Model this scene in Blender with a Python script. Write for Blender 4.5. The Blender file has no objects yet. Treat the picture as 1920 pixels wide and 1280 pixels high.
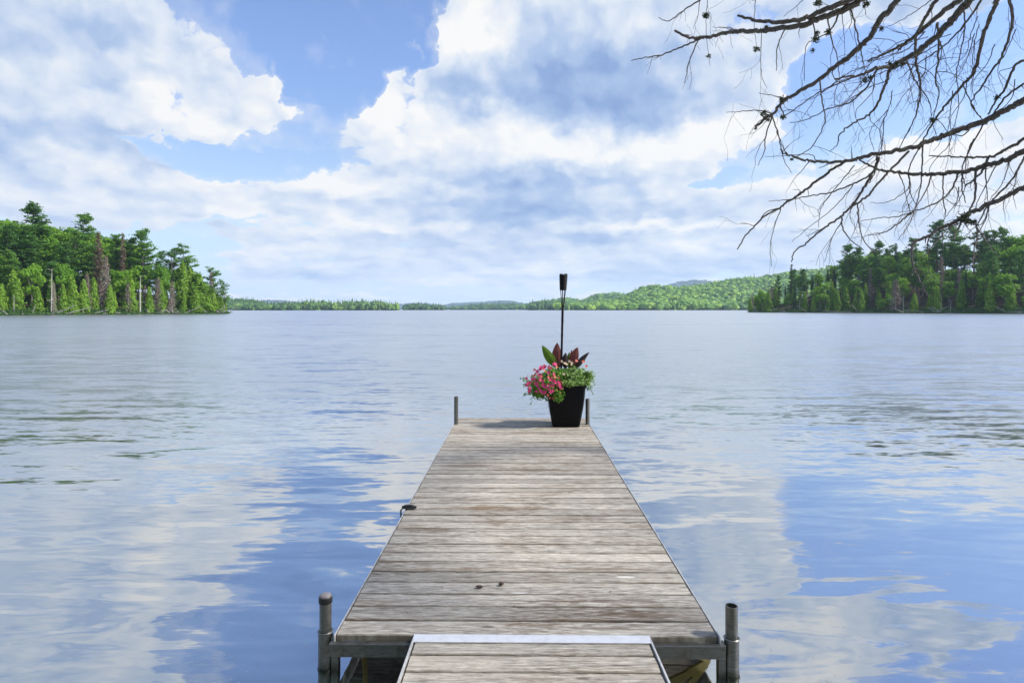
import bpy, math, random
import numpy as np
from mathutils import Vector, Matrix
random.seed(7); rng = np.random.default_rng(7)
D = bpy.data; S = bpy.context.scene; COL = S.collection
F = 1173.0; CZ = 1.74; HY = 580.0; DECK = 0.19
def P(px, py, d): return np.array([(px-960)/F*d, d, CZ+(HY-py)/F*d])

# ------------------------------------------------------------ helpers
class MB:
    def __init__(s): s.v=[]; s.f=[]; s.n=0; s.mi=[]; s.cur=0
    def add(s, V, Fc):
        V=np.asarray(V,float).reshape(-1,3); s.v.append(V)
        for a in Fc if isinstance(Fc,list) else [Fc]:
            a=np.asarray(a,int)
            if a.ndim==1: a=a[None]
            s.f.append(a+s.n); s.mi.append(np.full(len(a),s.cur))
        s.n+=len(V)
    def box(s, c, size, R=None):
        V=np.array([[x,y,z] for x in(-.5,.5) for y in(-.5,.5) for z in(-.5,.5)])*np.array(size)
        if R is not None: V=V@np.array(R).T
        s.add(V+np.array(c), np.array([[0,1,3,2],[4,6,7,5],[0,4,5,1],[2,3,7,6],[0,2,6,4],[1,5,7,3]]))
    def tube(s, pts, rad, n=8, cap=True, jit=0):
        pts=np.asarray(pts,float); k=len(pts)
        rad=np.broadcast_to(np.asarray(rad,float),(k,)).copy()
        T=np.gradient(pts,axis=0); T/=np.linalg.norm(T,axis=1)[:,None]+1e-12
        up=np.array([0,0,1.]) if abs(T[0][2])<.9 else np.array([1.,0,0])
        a=np.cross(T[0],up); a/=np.linalg.norm(a)
        th=np.linspace(0,2*np.pi,n,endpoint=False); V=[]
        for i in range(k):
            a=a-T[i]*a.dot(T[i]); a/=np.linalg.norm(a)+1e-12; b=np.cross(T[i],a)
            r=rad[i]*(1+(rng.random(n)-.5)*jit)
            V.append(pts[i]+np.outer(r*np.cos(th),a)+np.outer(r*np.sin(th),b))
        V=np.concatenate(V); q=[]
        i=np.arange(k-1)[:,None]*n; j=np.arange(n)[None]; j2=(j+1)%n
        q=np.stack([(i+j).ravel(),(i+j2).ravel(),(i+n+j2).ravel(),(i+n+j).ravel()],1)
        fs=[q]
        if cap: fs+= [np.arange(n)[::-1][None], (np.arange(n)+(k-1)*n)[None]]
        s.add(V,fs)
    def pipe(s, c, r0, r1, z0, z1, n=24):   # open tube with wall
        th=np.linspace(0,2*np.pi,n,endpoint=False); c=np.array(c)
        V=[]
        for r,z in((r1,z0),(r1,z1),(r0,z1),(r0,z0)): V.append(np.stack([c[0]+r*np.cos(th),c[1]+r*np.sin(th),np.full(n,z)],1))
        j=np.arange(n); j2=(j+1)%n; q=[]
        for a in range(4):
            b=(a+1)%4; q.append(np.stack([a*n+j,a*n+j2,b*n+j2,b*n+j],1))
        s.add(np.concatenate(V),np.concatenate(q))
    def lathe(s, c, prof, n=24):
        th=np.linspace(0,2*np.pi,n,endpoint=False); c=np.array(c,float); k=len(prof)
        V=np.concatenate([np.stack([c[0]+r*np.cos(th),c[1]+r*np.sin(th),np.full(n,c[2]+z)],1) for r,z in prof])
        i=np.arange(k-1)[:,None]*n; j=np.arange(n)[None]; j2=(j+1)%n
        s.add(V,[np.stack([(i+j).ravel(),(i+j2).ravel(),(i+n+j2).ravel(),(i+n+j).ravel()],1),(np.arange(n)+(k-1)*n)[None]])
    def cards(s, Pn, size, Nn=None, asp=1.7, fold=0):
        Pn=np.asarray(Pn,float); m=len(Pn)
        if m==0: return
        if Nn is None: Nn=rng.normal(size=(m,3))
        Nn=Nn/(np.linalg.norm(Nn,axis=1)[:,None]+1e-9)
        r=rng.normal(size=(m,3)); a=np.cross(Nn,r); a/=np.linalg.norm(a,axis=1)[:,None]+1e-9
        b=np.cross(Nn,a); sz=(np.broadcast_to(size,(m,))*rng.uniform(.6,1.3,m))[:,None]
        V=np.stack([Pn-a*sz*asp*.5, Pn+b*sz*.5, Pn+a*sz*asp*.5, Pn-b*sz*.5],1).reshape(-1,3)
        s.add(V, np.arange(4*m).reshape(-1,4))
    def build(s, name, mats, parent=None, smooth=False, link=True):
        me=D.meshes.new(name)
        V=np.concatenate(s.v); me.vertices.add(len(V)); me.vertices.foreach_set('co',V.astype(np.float32).ravel())
        tot=np.concatenate([np.full(len(a),a.shape[1]) for a in s.f]); idx=np.concatenate([a.ravel() for a in s.f])
        me.loops.add(len(idx)); me.loops.foreach_set('vertex_index',idx.astype(np.int32))
        me.polygons.add(len(tot)); st=np.concatenate([[0],np.cumsum(tot)[:-1]])
        me.polygons.foreach_set('loop_start',st.astype(np.int32)); me.polygons.foreach_set('loop_total',tot.astype(np.int32))
        me.polygons.foreach_set('material_index',np.concatenate(s.mi).astype(np.int32))
        me.polygons.foreach_set('use_smooth',np.full(len(tot),smooth))
        for m in (mats if isinstance(mats,(list,tuple)) else [mats]): me.materials.append(m)
        me.update(calc_edges=True); me.validate()
        o=D.objects.new(name,me)
        if link: COL.objects.link(o)
        if parent: o.parent=parent
        return o
def tag(o,label=None,cat=None,group=None,kind=None):
    if label: o['label']=label
    if cat: o['category']=cat
    if group: o['group']=group
    if kind: o['kind']=kind
    return o
def empty(name,loc,rz=0,label=None,cat=None,group=None):
    o=D.objects.new(name,None); COL.objects.link(o); o.location=loc; o.rotation_euler=(0,0,rz); o.empty_display_size=.1
    return tag(o,label,cat,group)
def sub(o,levels=2):
    m=o.modifiers.new('s','SUBSURF'); m.levels=levels; m.render_levels=levels; return o
def bev(o,w,seg=2):
    m=o.modifiers.new('b','BEVEL'); m.width=w; m.segments=seg; m.limit_method='ANGLE'; return o

# ------------------------------------------------------------ node helpers
class NT:
    def __init__(s,tree): s.t=tree; s.n=tree.nodes; s.l=tree.links
    def new(s,t,**k):
        o=s.n.new(t)
        for a,b in k.items(): setattr(o,a,b)
        return o
    def set(s,sock,v):
        if hasattr(v,'links') or isinstance(v,bpy.types.NodeSocket): s.l.new(v,sock)
        elif v is not None: sock.default_value=v
    def math(s,op,a,b=None,c=None,clamp=False):
        o=s.new('ShaderNodeMath',operation=op,use_clamp=clamp); s.set(o.inputs[0],a); s.set(o.inputs[1],b); s.set(o.inputs[2],c); return o.outputs[0]
    def vm(s,op,a,b=None,c=None,scale=None):
        o=s.new('ShaderNodeVectorMath',operation=op); s.set(o.inputs[0],a); s.set(o.inputs[1],b)
        if c is not None: s.set(o.inputs[2],c)
        if scale is not None: s.set(o.inputs['Scale'],scale)
        return o.outputs['Value'] if op in('LENGTH','DOT_PRODUCT','DISTANCE') else o.outputs[0]
    def mr(s,v,a,b,c=0.,d=1.,smooth=False):
        o=s.new('ShaderNodeMapRange',interpolation_type='SMOOTHSTEP' if smooth else 'LINEAR'); s.set(o.inputs[0],v)
        for i,x in enumerate((a,b,c,d)): s.set(o.inputs[i+1],x)
        return o.outputs[0]
    def noise(s,vec,scale,detail=4,rough=.55,dist=0.,color=False,dim='3D'):
        o=s.new('ShaderNodeTexNoise',noise_dimensions=dim); s.set(o.inputs['Vector'],vec); o.inputs['Scale'].default_value=scale
        o.inputs['Detail'].default_value=detail; o.inputs['Roughness'].default_value=rough; o.inputs['Distortion'].default_value=dist
        return o.outputs['Color'] if color else o.outputs['Fac']
    def mix(s,f,a,b,bt='MIX'):
        o=s.new('ShaderNodeMix',data_type='RGBA',blend_type=bt); s.set(o.inputs[0],f)
        for i,x in((6,a),(7,b)):
            if isinstance(x,tuple) and len(x)==3: x=x+(1,)
            s.set(o.inputs[i],x)
        return o.outputs[2]
    def ramp(s,f,st):
        o=s.new('ShaderNodeValToRGB'); s.set(o.inputs[0],f); e=o.color_ramp.elements
        while len(e)<len(st): e.new(.5)
        for x,(p,c) in zip(e,st): x.position=p; x.color=tuple(c)+((1,) if len(c)==3 else ())
        return o.outputs[0]
    def comb(s,x,y,z):
        o=s.new('ShaderNodeCombineXYZ'); s.set(o.inputs[0],x); s.set(o.inputs[1],y); s.set(o.inputs[2],z); return o.outputs[0]
    def sep(s,v):
        o=s.new('ShaderNodeSeparateXYZ'); s.set(o.inputs[0],v); return o.outputs
    def mapping(s,v,loc=(0,0,0),rot=(0,0,0),scale=(1,1,1),kind='POINT'):
        o=s.new('ShaderNodeMapping',vector_type=kind); s.set(o.inputs[0],v); o.inputs[1].default_value=loc; o.inputs[2].default_value=rot; o.inputs[3].default_value=scale; return o.outputs[0]
def mat(name):
    m=D.materials.new(name); m.use_nodes=True; n=NT(m.node_tree); n.n.clear()
    out=n.new('ShaderNodeOutputMaterial'); return m,n,out
def principled(n,out,color,rough=.6,metal=0.,normal=None,spec=.5,**k):
    b=n.new('ShaderNodeBsdfPrincipled'); 
    if isinstance(color,tuple) and len(color)==3: color=color+(1,)
    n.set(b.inputs['Base Color'],color); n.set(b.inputs['Roughness'],rough); n.set(b.inputs['Metallic'],metal)
    b.inputs['Specular IOR Level'].default_value=spec
    if normal is not None: n.set(b.inputs['Normal'],normal)
    if out: n.l.new(b.outputs[0],out.inputs[0])
    return b
def bump(n,h,dist,strength=1.):
    o=n.new('ShaderNodeBump'); n.set(o.inputs['Height'],h); o.inputs['Distance'].default_value=dist; o.inputs['Strength'].default_value=strength; return o.outputs[0]
def objco(n): return n.new('ShaderNodeTexCoord').outputs['Object']
def geopos(n): return n.new('ShaderNodeNewGeometry').outputs['Position']

# ------------------------------------------------------------ materials
def leafmat(name,c0,c1,c2,transl=.35,objvar=.35,rough=.55):
    m,n,out=mat(name)
    ri=n.new('ShaderNodeNewGeometry').outputs['Random Per Island']
    orn=n.new('ShaderNodeObjectInfo').outputs['Random']
    ns=n.noise(objco(n),.35,3)
    f=n.math('ADD',n.math('MULTIPLY',ri,.45),n.math('MULTIPLY',ns,.55))
    f=n.math('ADD',f,n.math('MULTIPLY',n.math('SUBTRACT',orn,.5),objvar))
    c=n.ramp(f,[(.15,c0),(.5,c1),(.85,c2)])
    a=n.new('ShaderNodeBsdfPrincipled'); n.set(a.inputs['Base Color'],c); a.inputs['Roughness'].default_value=rough; a.inputs['Specular IOR Level'].default_value=.25
    t=n.new('ShaderNodeBsdfTranslucent'); n.set(t.inputs[0],n.mix(.5,c,(.25,.38,.03),'ADD') if transl>.3 else c)
    mx=n.new('ShaderNodeMixShader'); mx.inputs[0].default_value=transl; n.l.new(a.outputs[0],mx.inputs[1]); n.l.new(t.outputs[0],mx.inputs[2]); n.l.new(mx.outputs[0],out.inputs[0])
    return m
M={}
M['pine']=leafmat('pine_needles',(.055,.14,.035),(.11,.25,.045),(.20,.37,.06),.3)
M['cedar']=leafmat('cedar_foliage',(.08,.17,.02),(.16,.30,.03),(.27,.42,.05),.33)
M['leaf']=leafmat('broad_leaves',(.07,.18,.02),(.16,.33,.03),(.28,.46,.045),.38)
M['spruce']=leafmat('spruce_needles',(.035,.085,.03),(.065,.15,.04),(.12,.23,.055),.22)
M['dead']=leafmat('dead_needles',(.12,.085,.06),(.2,.14,.095),(.28,.22,.17),.15)
M['farleaf']=leafmat('far_broadleaf_crowns',(.04,.115,.02),(.13,.26,.02),(.31,.45,.03),.0)
M['faror']=leafmat('far_dark_conifers',(.02,.05,.03),(.035,.08,.04),(.06,.12,.05),.0)
M['farcon']=leafmat('far_mixed_crowns',(.025,.065,.02),(.06,.135,.03),(.15,.25,.04),.0)
def barkmat(name,a,b,sc=12):
    m,n,out=mat(name); o=objco(n); v=n.mapping(o,scale=(1,1,.25))
    f=n.noise(v,sc,6,.65); c=n.mix(n.mr(f,.3,.7),a,b); principled(n,out,c,.9,normal=bump(n,f,.01),spec=.2); return m
M['bark']=barkmat('conifer_bark',(.10,.085,.075),(.26,.23,.21),3)
M['greybark']=barkmat('weathered_grey_bark',(.26,.24,.22),(.5,.47,.43),3)
m,n,out=mat('branch_bark'); o=objco(n); f=n.noise(o,60,6,.7); g=n.noise(o,9,3)
c=n.mix(n.mr(f,.35,.7),(.06,.052,.05),(.22,.19,.17)); c=n.mix(n.mr(g,.56,.66),c,(.16,.16,.13))
principled(n,out,c,.9,normal=bump(n,f,.006),spec=.2); M['branch']=m
m,n,out=mat('lichen'); principled(n,out,n.mix(n.noise(objco(n),30),(.05,.06,.035),(.16,.18,.12)),.95,spec=.1); M['lichen']=m

# wood of the deck: attribute-free, boards found from object Y
def woodmat(name,pitch,y0,stain=1.,marks=(),browns=()):
    m,n,out=mat(name); o=objco(n); X,Y,Z=n.sep(o)
    bi=n.math('FLOOR',n.math('DIVIDE',n.math('SUBTRACT',Y,y0),pitch))
    w=n.new('ShaderNodeTexWhiteNoise',noise_dimensions='1D'); n.set(w.inputs['W'],bi); rv=w.outputs['Value']; rc=w.outputs['Color']
    off=n.vm('MULTIPLY',rc,(37.,11.,5.)); p=n.vm('ADD',o,off)
    wob=n.noise(n.mapping(p,scale=(1.6,7,1)),1,3,.5)
    q=n.vm('ADD',n.mapping(p,scale=(7,60,1)),n.comb(0,n.math('MULTIPLY',wob,4.),0))
    g1=n.noise(q,1.6,8,.68); g2=n.noise(n.mapping(p,scale=(9,260,1)),1,5,.7); g4=n.noise(n.mapping(p,scale=(14,26,1)),1.5,5,.7)
    g3=n.noise(n.mapping(p,scale=(1.2,9,1)),1.3,5,.6)
    st=n.noise(n.mapping(o,scale=(1.1,2.2,1)),1.15,5,.6,.6)
    base=n.mix(n.mr(g1,.36,.64),(.19,.18,.16),(.64,.61,.555))
    base=n.mix(n.math('MULTIPLY',n.mr(g2,.44,.62),.62),base,(.17,.15,.135))
    base=n.mix(n.mr(g3,.45,.75,0,.5),base,(.74,.70,.62))
    base=n.mix(n.mr(g4,.5,.72,0,.55),base,(.22,.17,.12))
    # brown stain streaks following the grain
    s2=n.math('MULTIPLY',n.mr(st,.50,.66,0,1,True),n.mr(g1,.60,.38,.0,1.))
    s3=n.math('MULTIPLY',n.mr(n.noise(n.mapping(p,scale=(.9,14,1)),1.,4,.6),.55,.7),n.mr(st,.4,.6))
    base=n.mix(n.math('MULTIPLY',s2,.8*stain),base,(.11,.07,.04))
    base=n.mix(n.math('MULTIPLY',s3,.75*stain),base,(.2,.125,.06))
    bv=n.mr(rv,0,1,.80,1.14); base=n.vm('MULTIPLY',n.vm('SCALE',base,scale=bv),(1.07,1.03,.96))
    crk=n.mr(n.noise(n.mapping(p,scale=(1.6,75,1)),1,3,.5),.655,.70); base=n.mix(n.math('MULTIPLY',crk,.75),base,(.07,.055,.045))
    # board edges weather darker
    fr=n.math('FRACT',n.math('DIVIDE',n.math('SUBTRACT',Y,y0),pitch)); ed=n.math('ABSOLUTE',n.math('SUBTRACT',fr,.5))
    edn=n.math('ADD',ed,n.math('MULTIPLY',n.math('SUBTRACT',g3,.5),.22))
    base=n.mix(n.mr(edn,.41,.50,0,.8),base,(.10,.08,.055))
    # knots
    vo=n.new('ShaderNodeTexVoronoi'); n.set(vo.inputs['Vector'],n.mapping(p,scale=(1.3,4.5,1))); vo.inputs['Scale'].default_value=1.1
    kn=n.mr(vo.outputs['Distance'],.028,.07,1,0,True); base=n.mix(n.math('MULTIPLY',kn,.75),base,(.10,.075,.055))
    for (x,y,rx,ry) in browns:
        dd=n.vm('LENGTH',n.vm('MULTIPLY',n.vm('SUBTRACT',o,(x,y,0)),(1/rx,1/ry,0)))
        base=n.mix(n.math('MULTIPLY',n.mr(n.math('ADD',dd,n.math('MULTIPLY',g1,2.4)),1.35,2.35,1.,0,True),.62),base,(.13,.085,.05))
    for (x,y,rx,ry) in marks:
        dd=n.vm('LENGTH',n.vm('MULTIPLY',n.vm('SUBTRACT',o,(x,y,0)),(1/rx,1/ry,0)))
        base=n.mix(n.mr(n.math('ADD',dd,n.math('MULTIPLY',g1,1.)),1.25,1.5,.85,0),base,(.74,.72,.66))
    # vertical side faces are old dark wood ends
    h=n.math('ADD',n.math('ADD',n.math('MULTIPLY',g1,1.),n.math('MULTIPLY',g2,.35)),n.math('MULTIPLY',n.math('ADD',kn,crk),-.5))
    principled(n,out,base,.82,normal=bump(n,h,.005,.8),spec=.25); return m
PITCH=.1455; Y0=2.976; NB=41
M['deck']=woodmat('weathered_deck_wood',PITCH,Y0,1.,[(.0,3.43,.05,.008),(.62,3.64,.06,.014)],[(.62,3.19,.36,.07),(.45,3.05,.25,.02),(-.62,4.40,.32,.06),(.74,4.18,.36,.028),(.55,3.74,.34,.035),(-.73,3.12,.25,.025),(-.5,6.2,.42,.10),(.2,6.05,.5,.07),(-.2,3.4,.5,.018),(.3,3.33,.5,.02),(-.4,5.1,.3,.04),(.3,7.3,.5,.06),(-.1,4.9,.6,.03)])
m,n,out=mat('brushed_aluminium'); o=objco(n); f=n.noise(n.mapping(o,scale=(3,3,30)),6,5,.6); g=n.noise(o,14,6,.7)
c=n.mix(n.mr(f,.3,.7),(.15,.15,.135),(.27,.265,.245)); c=n.mix(n.mr(g,.5,.68,0,.75),c,(.10,.09,.065)); zz=n.sep(geopos(n))[2]; c=n.mix(n.mr(n.math('ADD',zz,n.math('MULTIPLY',g,.06)),.075,.03,0,.8),c,(.045,.05,.03))
principled(n,out,c,n.mr(g,.3,.7,.32,.55),.85,normal=bump(n,g,.0015)); M['alu']=m
m,n,out=mat('white_trim_metal'); o=objco(n); g=n.noise(o,22,6,.7)
principled(n,out,n.mix(n.mr(g,.45,.75,0,.5),(.72,.73,.75),(.45,.44,.42)),.45,.2); M['trim']=m
m,n,out=mat('dull_edge_metal'); o=objco(n); g=n.noise(o,18,6,.7); principled(n,out,n.mix(n.mr(g,.4,.7),(.58,.58,.57),(.34,.33,.31)),.5,.2); M['edge']=m
m,n,out=mat('olive_slimed_wood'); o=objco(n); principled(n,out,n.mix(n.noise(o,25,5,.7),(.22,.18,.04),(.5,.42,.14)),.6); M['brace']=m
m,n,out=mat('black_rubber'); principled(n,out,n.mix(n.noise(objco(n),40,4),(.012,.012,.013),(.035,.034,.033)),.5); M['rubber']=m
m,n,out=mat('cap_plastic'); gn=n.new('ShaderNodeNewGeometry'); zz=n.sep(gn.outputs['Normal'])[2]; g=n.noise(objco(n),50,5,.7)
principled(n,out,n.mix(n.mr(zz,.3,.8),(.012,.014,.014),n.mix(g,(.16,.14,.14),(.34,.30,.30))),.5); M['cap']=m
m,n,out=mat('black_glazed_pot'); o=objco(n); g=n.noise(o,9,5,.6); principled(n,out,n.mix(g,(.0025,.0025,.004),(.006,.006,.008)),.4,normal=bump(n,g,.004),spec=.15); M['pot']=m
m,n,out=mat('dark_bamboo'); o=objco(n); g=n.noise(n.mapping(o,scale=(40,40,6)),2,4); principled(n,out,n.mix(g,(.003,.003,.004),(.010,.009,.010)),.6,spec=.2); M['torch']=m
m,n,out=mat('potting_soil'); principled(n,out,(.03,.022,.016),.95); M['soil']=m
def flatleaf(name,a,b,tr,sc=30):
    m,n,out=mat(name); o=objco(n); ri=n.new('ShaderNodeNewGeometry').outputs['Random Per Island']; g=n.noise(o,sc,3)
    c=n.mix(n.mr(n.math('ADD',n.math('MULTIPLY',g,.5),n.math('MULTIPLY',ri,.5)),.2,.8),a,b)
    p=principled(n,None,c,.5,spec=.3); t=n.new('ShaderNodeBsdfTranslucent'); n.set(t.inputs[0],c); mx=n.new('ShaderNodeMixShader'); mx.inputs[0].default_value=tr
    n.l.new(p.outputs[0],mx.inputs[1]); n.l.new(t.outputs[0],mx.inputs[2]); n.l.new(mx.outputs[0],out.inputs[0]); return m
M['gleaf']=flatleaf('bedding_leaves',(.05,.16,.015),(.24,.46,.06),.35)
M['vleaf']=flatleaf('variegated_leaves',(.07,.2,.03),(.38,.52,.16),.35)
M['canna_g']=flatleaf('canna_green_leaf',(.05,.13,.012),(.17,.26,.03),.5,12)
M['canna_p']=flatleaf('canna_bronze_leaf',(.09,.025,.028),(.24,.075,.06),.45,12)
M['canna_d']=flatleaf('canna_dark_leaf',(.02,.014,.018),(.07,.045,.045),.2,12)
M['pink']=flatleaf('pink_petals',(.70,.03,.18),(.84,.12,.32),.3)
M['coral']=flatleaf('coral_petals',(.55,.09,.07),(.78,.26,.20),.3)
M['cream']=flatleaf('cream_petals',(.75,.45,.36),(.85,.75,.5),.3)
m,n,out=mat('forest_floor'); o=geopos(n); g=n.noise(o,.6,6,.65); principled(n,out,n.mix(g,(.03,.03,.015),(.12,.10,.06)),.95,spec=.1); M['floor']=m
m,n,out=mat('grassy_hillside'); o=geopos(n); g=n.noise(o,.02,6,.65); principled(n,out,n.mix(g,(.03,.07,.02),(.06,.13,.03)),.95,spec=.1); M['hill']=m
m,n,out=mat('shore_earth'); o=geopos(n); g=n.noise(o,3,7,.65); c=n.mix(n.mr(g,.35,.65),(.10,.08,.05),(.07,.12,.03)); principled(n,out,c,.95,normal=bump(n,g,.05),spec=.1); M['earth']=m
m,n,out=mat('pale_speck'); principled(n,out,(.38,.35,.24),.8); M['speck']=m
m,n,out=mat('brown_scale'); principled(n,out,n.mix(n.noise(objco(n),120,3),(.05,.03,.02),(.16,.11,.08)),.85); M['cone']=m
m,n,out=mat('granite'); g=n.noise(objco(n),2,6,.7); principled(n,out,n.mix(g,(.12,.11,.11),(.32,.30,.29)),.85,normal=bump(n,g,.05)); M['rock']=m

# water
m,n,out=mat('lake_water'); p=geopos(n); X,Y,Z=n.sep(p)
dist=n.vm('LENGTH',n.vm('MULTIPLY',p,(1,1,0)))
def nv(scale,sx,sy,rot,amp,detail=2,rough=.5,dis=0.):
    c=n.noise(n.mapping(p,rot=(0,0,rot),scale=(sx,sy,1)),scale,detail,rough,dis,color=True)
    c=n.vm('SUBTRACT',c,(.5,.5,.5)); v=n.vm('MULTIPLY',c,(.45,1.,0))
    return n.vm('SCALE',v,scale=amp)
near=n.mr(dist,2.,9.,1,0,True); mid=n.mr(dist,4.,14.,0,1,True); far=n.mr(dist,20.,140.,0,1,True)
patch=n.mr(n.noise(n.mapping(p,scale=(.05,.16,1)),1,4,.6),.38,.62,.6,1.)
side=n.mr(X,-2.,4.,1,.45)     # the breeze ruffles the left side a little more
a1=nv(.55,.8,1.9,.35,.21,2,.45,.5)
a2=nv(1.6,.6,2.6,.4,.27,3,.45,1.4)
a3=nv(5.5,.6,2.2,.12,n.math('MULTIPLY',n.math('MULTIPLY',mid,patch),.5),3,.55)
a4=nv(1.1,.5,2.4,.1,n.math('MULTIPLY',mid,.30),3,.55)
a5=nv(14.,.6,1.8,.2,n.math('MULTIPLY',n.math('MULTIPLY',mid,patch),.42),2,.5)
a6=nv(.25,.6,2.6,.1,n.math('MULTIPLY',far,.75),6,.8)
a7=nv(.6,.06,.55,.05,n.mr(dist,9.,40.,0,.5),6,.72)
a8=nv(.09,.09,.55,-.04,n.mr(dist,30.,160.,0,.26),6,.75); a9=nv(2.2,.35,1.5,.15,n.mr(dist,6.,14.,0,.62),3,.6); a10=nv(7.,.5,1.6,.3,.055,3,.6)
v=a1
v=n.vm('SCALE',n.vm('ADD',v,a2),scale=n.math('MULTIPLY',n.mr(dist,2.,10.,.55,1.),side))
for a in (a3,a4,a5,a6,a7,a8,a9,a10): v=n.vm('ADD',v,a)
nrm=n.vm('NORMALIZE',n.vm('ADD',v,(0,0,1)))
fr=n.new('ShaderNodeFresnel'); fr.inputs[0].default_value=1.33; n.set(fr.inputs['Normal'],nrm)
gl=n.new('ShaderNodeBsdfGlossy'); gl.distribution='GGX'; gl.inputs[0].default_value=(.95,.955,.95,1); n.set(gl.inputs['Normal'],nrm)
n.set(gl.inputs['Roughness'],n.math('ADD',n.mr(dist,4.,16.,.03,.25),n.mr(dist,15.,120.,0.,.04)))
df=n.new('ShaderNodeBsdfDiffuse'); n.set(df.inputs[0],n.mix(n.noise(p,.6,3),(.010,.018,.016),(.02,.03,.026)))
mx=n.new('ShaderNodeMixShader'); n.set(mx.inputs[0],n.mr(fr.outputs[0],.02,.55,.60,.93)); n.l.new(df.outputs[0],mx.inputs[1]); n.l.new(gl.outputs[0],mx.inputs[2]); n.l.new(mx.outputs[0],out.inputs[0])
M['water']=m

# ------------------------------------------------------------ setting
b=MB(); b.add([[-5200,-150,0],[5200,-150,0],[5200,8400,0],[-5200,8400,0]],[[0,1,2,3]]); tag(b.build('water',M['water']),kind='structure')

def segdist(px,py,poly):
    A=np.array(poly,float); B=np.roll(A,-1,0); d=np.full(px.shape,1e9); ins=np.zeros(px.shape,bool)
    for a,c in zip(A,B):
        e=c-a; t=np.clip(((px-a[0])*e[0]+(py-a[1])*e[1])/(e@e),0,1)
        d=np.minimum(d,np.hypot(px-a[0]-t*e[0],py-a[1]-t*e[1]))
        cr=((a[1]>py)!=(c[1]>py))&(px<(c[0]-a[0])*(py-a[1])/(c[1]-a[1]+1e-12)+a[0]); ins^=cr
    return np.where(ins,d,-d)
LEFT=[(-151,186),(-141,205),(-131,222),(-122,243),(-115,256),(-122,268),(-139,290),(-172,330),(-225,365),(-268,320),(-272,170),(-225,132),(-190,152)]
RIGHT=[(201,246),(190,262),(176,290),(160,322),(146,348),(137,364),(150,392),(200,450),(290,470),(345,400),(350,240),(300,196),(240,216)]
def gh(x,y,poly):
    s=segdist(np.atleast_1d(np.asarray(x,float)),np.atleast_1d(np.asarray(y,float)),poly)
    return np.where(s<0,s*.3,.5*np.minimum(s,2)*.5+np.clip(s-4,0,66)*.31+np.clip(s-70,0,200)*.06)
def grid(name,x0,x1,y0,y1,st,fn,m,label=None):
    xs=np.arange(x0,x1+st,st); ys=np.arange(y0,y1+st,st); X,Y=np.meshgrid(xs,ys); Z=fn(X.ravel(),Y.ravel())
    b=MB(); w=len(xs); h=len(ys); i=(np.arange(h-1)[:,None]*w+np.arange(w-1)[None]).ravel()
    b.add(np.stack([X.ravel(),Y.ravel(),Z],1),np.stack([i,i+1,i+w+1,i+w],1)); return tag(b.build(name,m,smooth=True),kind='structure')
def rough(x,y,a): return a*(np.sin(x*1.3+y*.7)+np.sin(x*.37-y*1.1)+np.sin(x*2.9+1)*.4)
grid('left_headland',-435,-100,105,405,2.5,lambda x,y:np.clip(gh(x,y,LEFT)+rough(x,y,.12),-.9,99),M['floor'])
grid('right_headland',125,565,165,525,2.5,lambda x,y:np.clip(gh(x,y,RIGHT)+rough(x,y,.12),-.9,99),M['floor'])
grid('shore_ground',-40,40,-60,2.6,.4,lambda x,y:np.clip((1.9-y+.3*np.sin(x*.8)+.15*np.sin(x*2.3))*.13+rough(x*2,y*2,.015),-.6,2.2),M['earth'])

# far hills
def ico(sub=1):
    import bmesh
    bm=bmesh.new(); bmesh.ops.create_icosphere(bm,subdivisions=sub,radius=1); V=np.array([v.co[:] for v in bm.verts]); Fc=np.array([[v.index for v in f.verts] for f in bm.faces]); bm.free(); return V,Fc
IV,IF=ico(2)
BL=[]
for k in range(6):
    V=IV*np.array([1,1,.85])*(1+(rng.random((len(IV),1))-.5)*.55); BL.append((V,IF))
CN=[]
for k in range(4):
    b=MB(); z=0
    for t in np.linspace(0,.85,5):
        r=(1-t)*.95+.06; th=np.linspace(0,2*np.pi,8,endpoint=False)+rng.random()*3
        ring=np.stack([np.cos(th)*r*rng.uniform(.6,1.2,8),np.sin(th)*r*rng.uniform(.6,1.2,8),np.full(8,-1+t*2.8)],1)
        V=np.vstack([ring,[[0,0,-1+t*2.8+.85]]]); b.add(V,np.array([[i,(i+1)%8,8] for i in range(8)]))
    CN.append((np.concatenate(b.v),np.concatenate(b.f)))
def scatter_mesh(name,pts,hs,rs,conif,m,label,cat='forest',snag=None):
    b=MB(); kind=np.where(rng.random(len(pts))<conif,1,0)
    for K,protos in((0,BL),(1,CN)):
        for pi,(V,Fc) in enumerate(protos):
            sel=np.where((kind==K)&((np.arange(len(pts))%len(protos))==pi))[0]
            if len(sel)==0: continue
            th=rng.random(len(sel))*6.28; c,s=np.cos(th),np.sin(th); n_=len(sel)
            R=rs[sel]*(1 if K==0 else .62); H=hs[sel]*(.5 if K==0 else .42)
            x=(V[None,:,0]*c[:,None]-V[None,:,1]*s[:,None])*R[:,None]+pts[sel,0][:,None]
            y=(V[None,:,0]*s[:,None]+V[None,:,1]*c[:,None])*R[:,None]+pts[sel,1][:,None]
            z=V[None,:,2]*H[:,None]+pts[sel,2][:,None]+H[:,None]*.95
            VV=np.stack([x,y,z],2).reshape(-1,3); FF=(Fc[None]+(np.arange(n_)*len(V))[:,None,None]).reshape(-1,Fc.shape[1])
            b.add(VV,FF)
    return tag(b.build(name,m),label,cat,kind='stuff')
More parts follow.
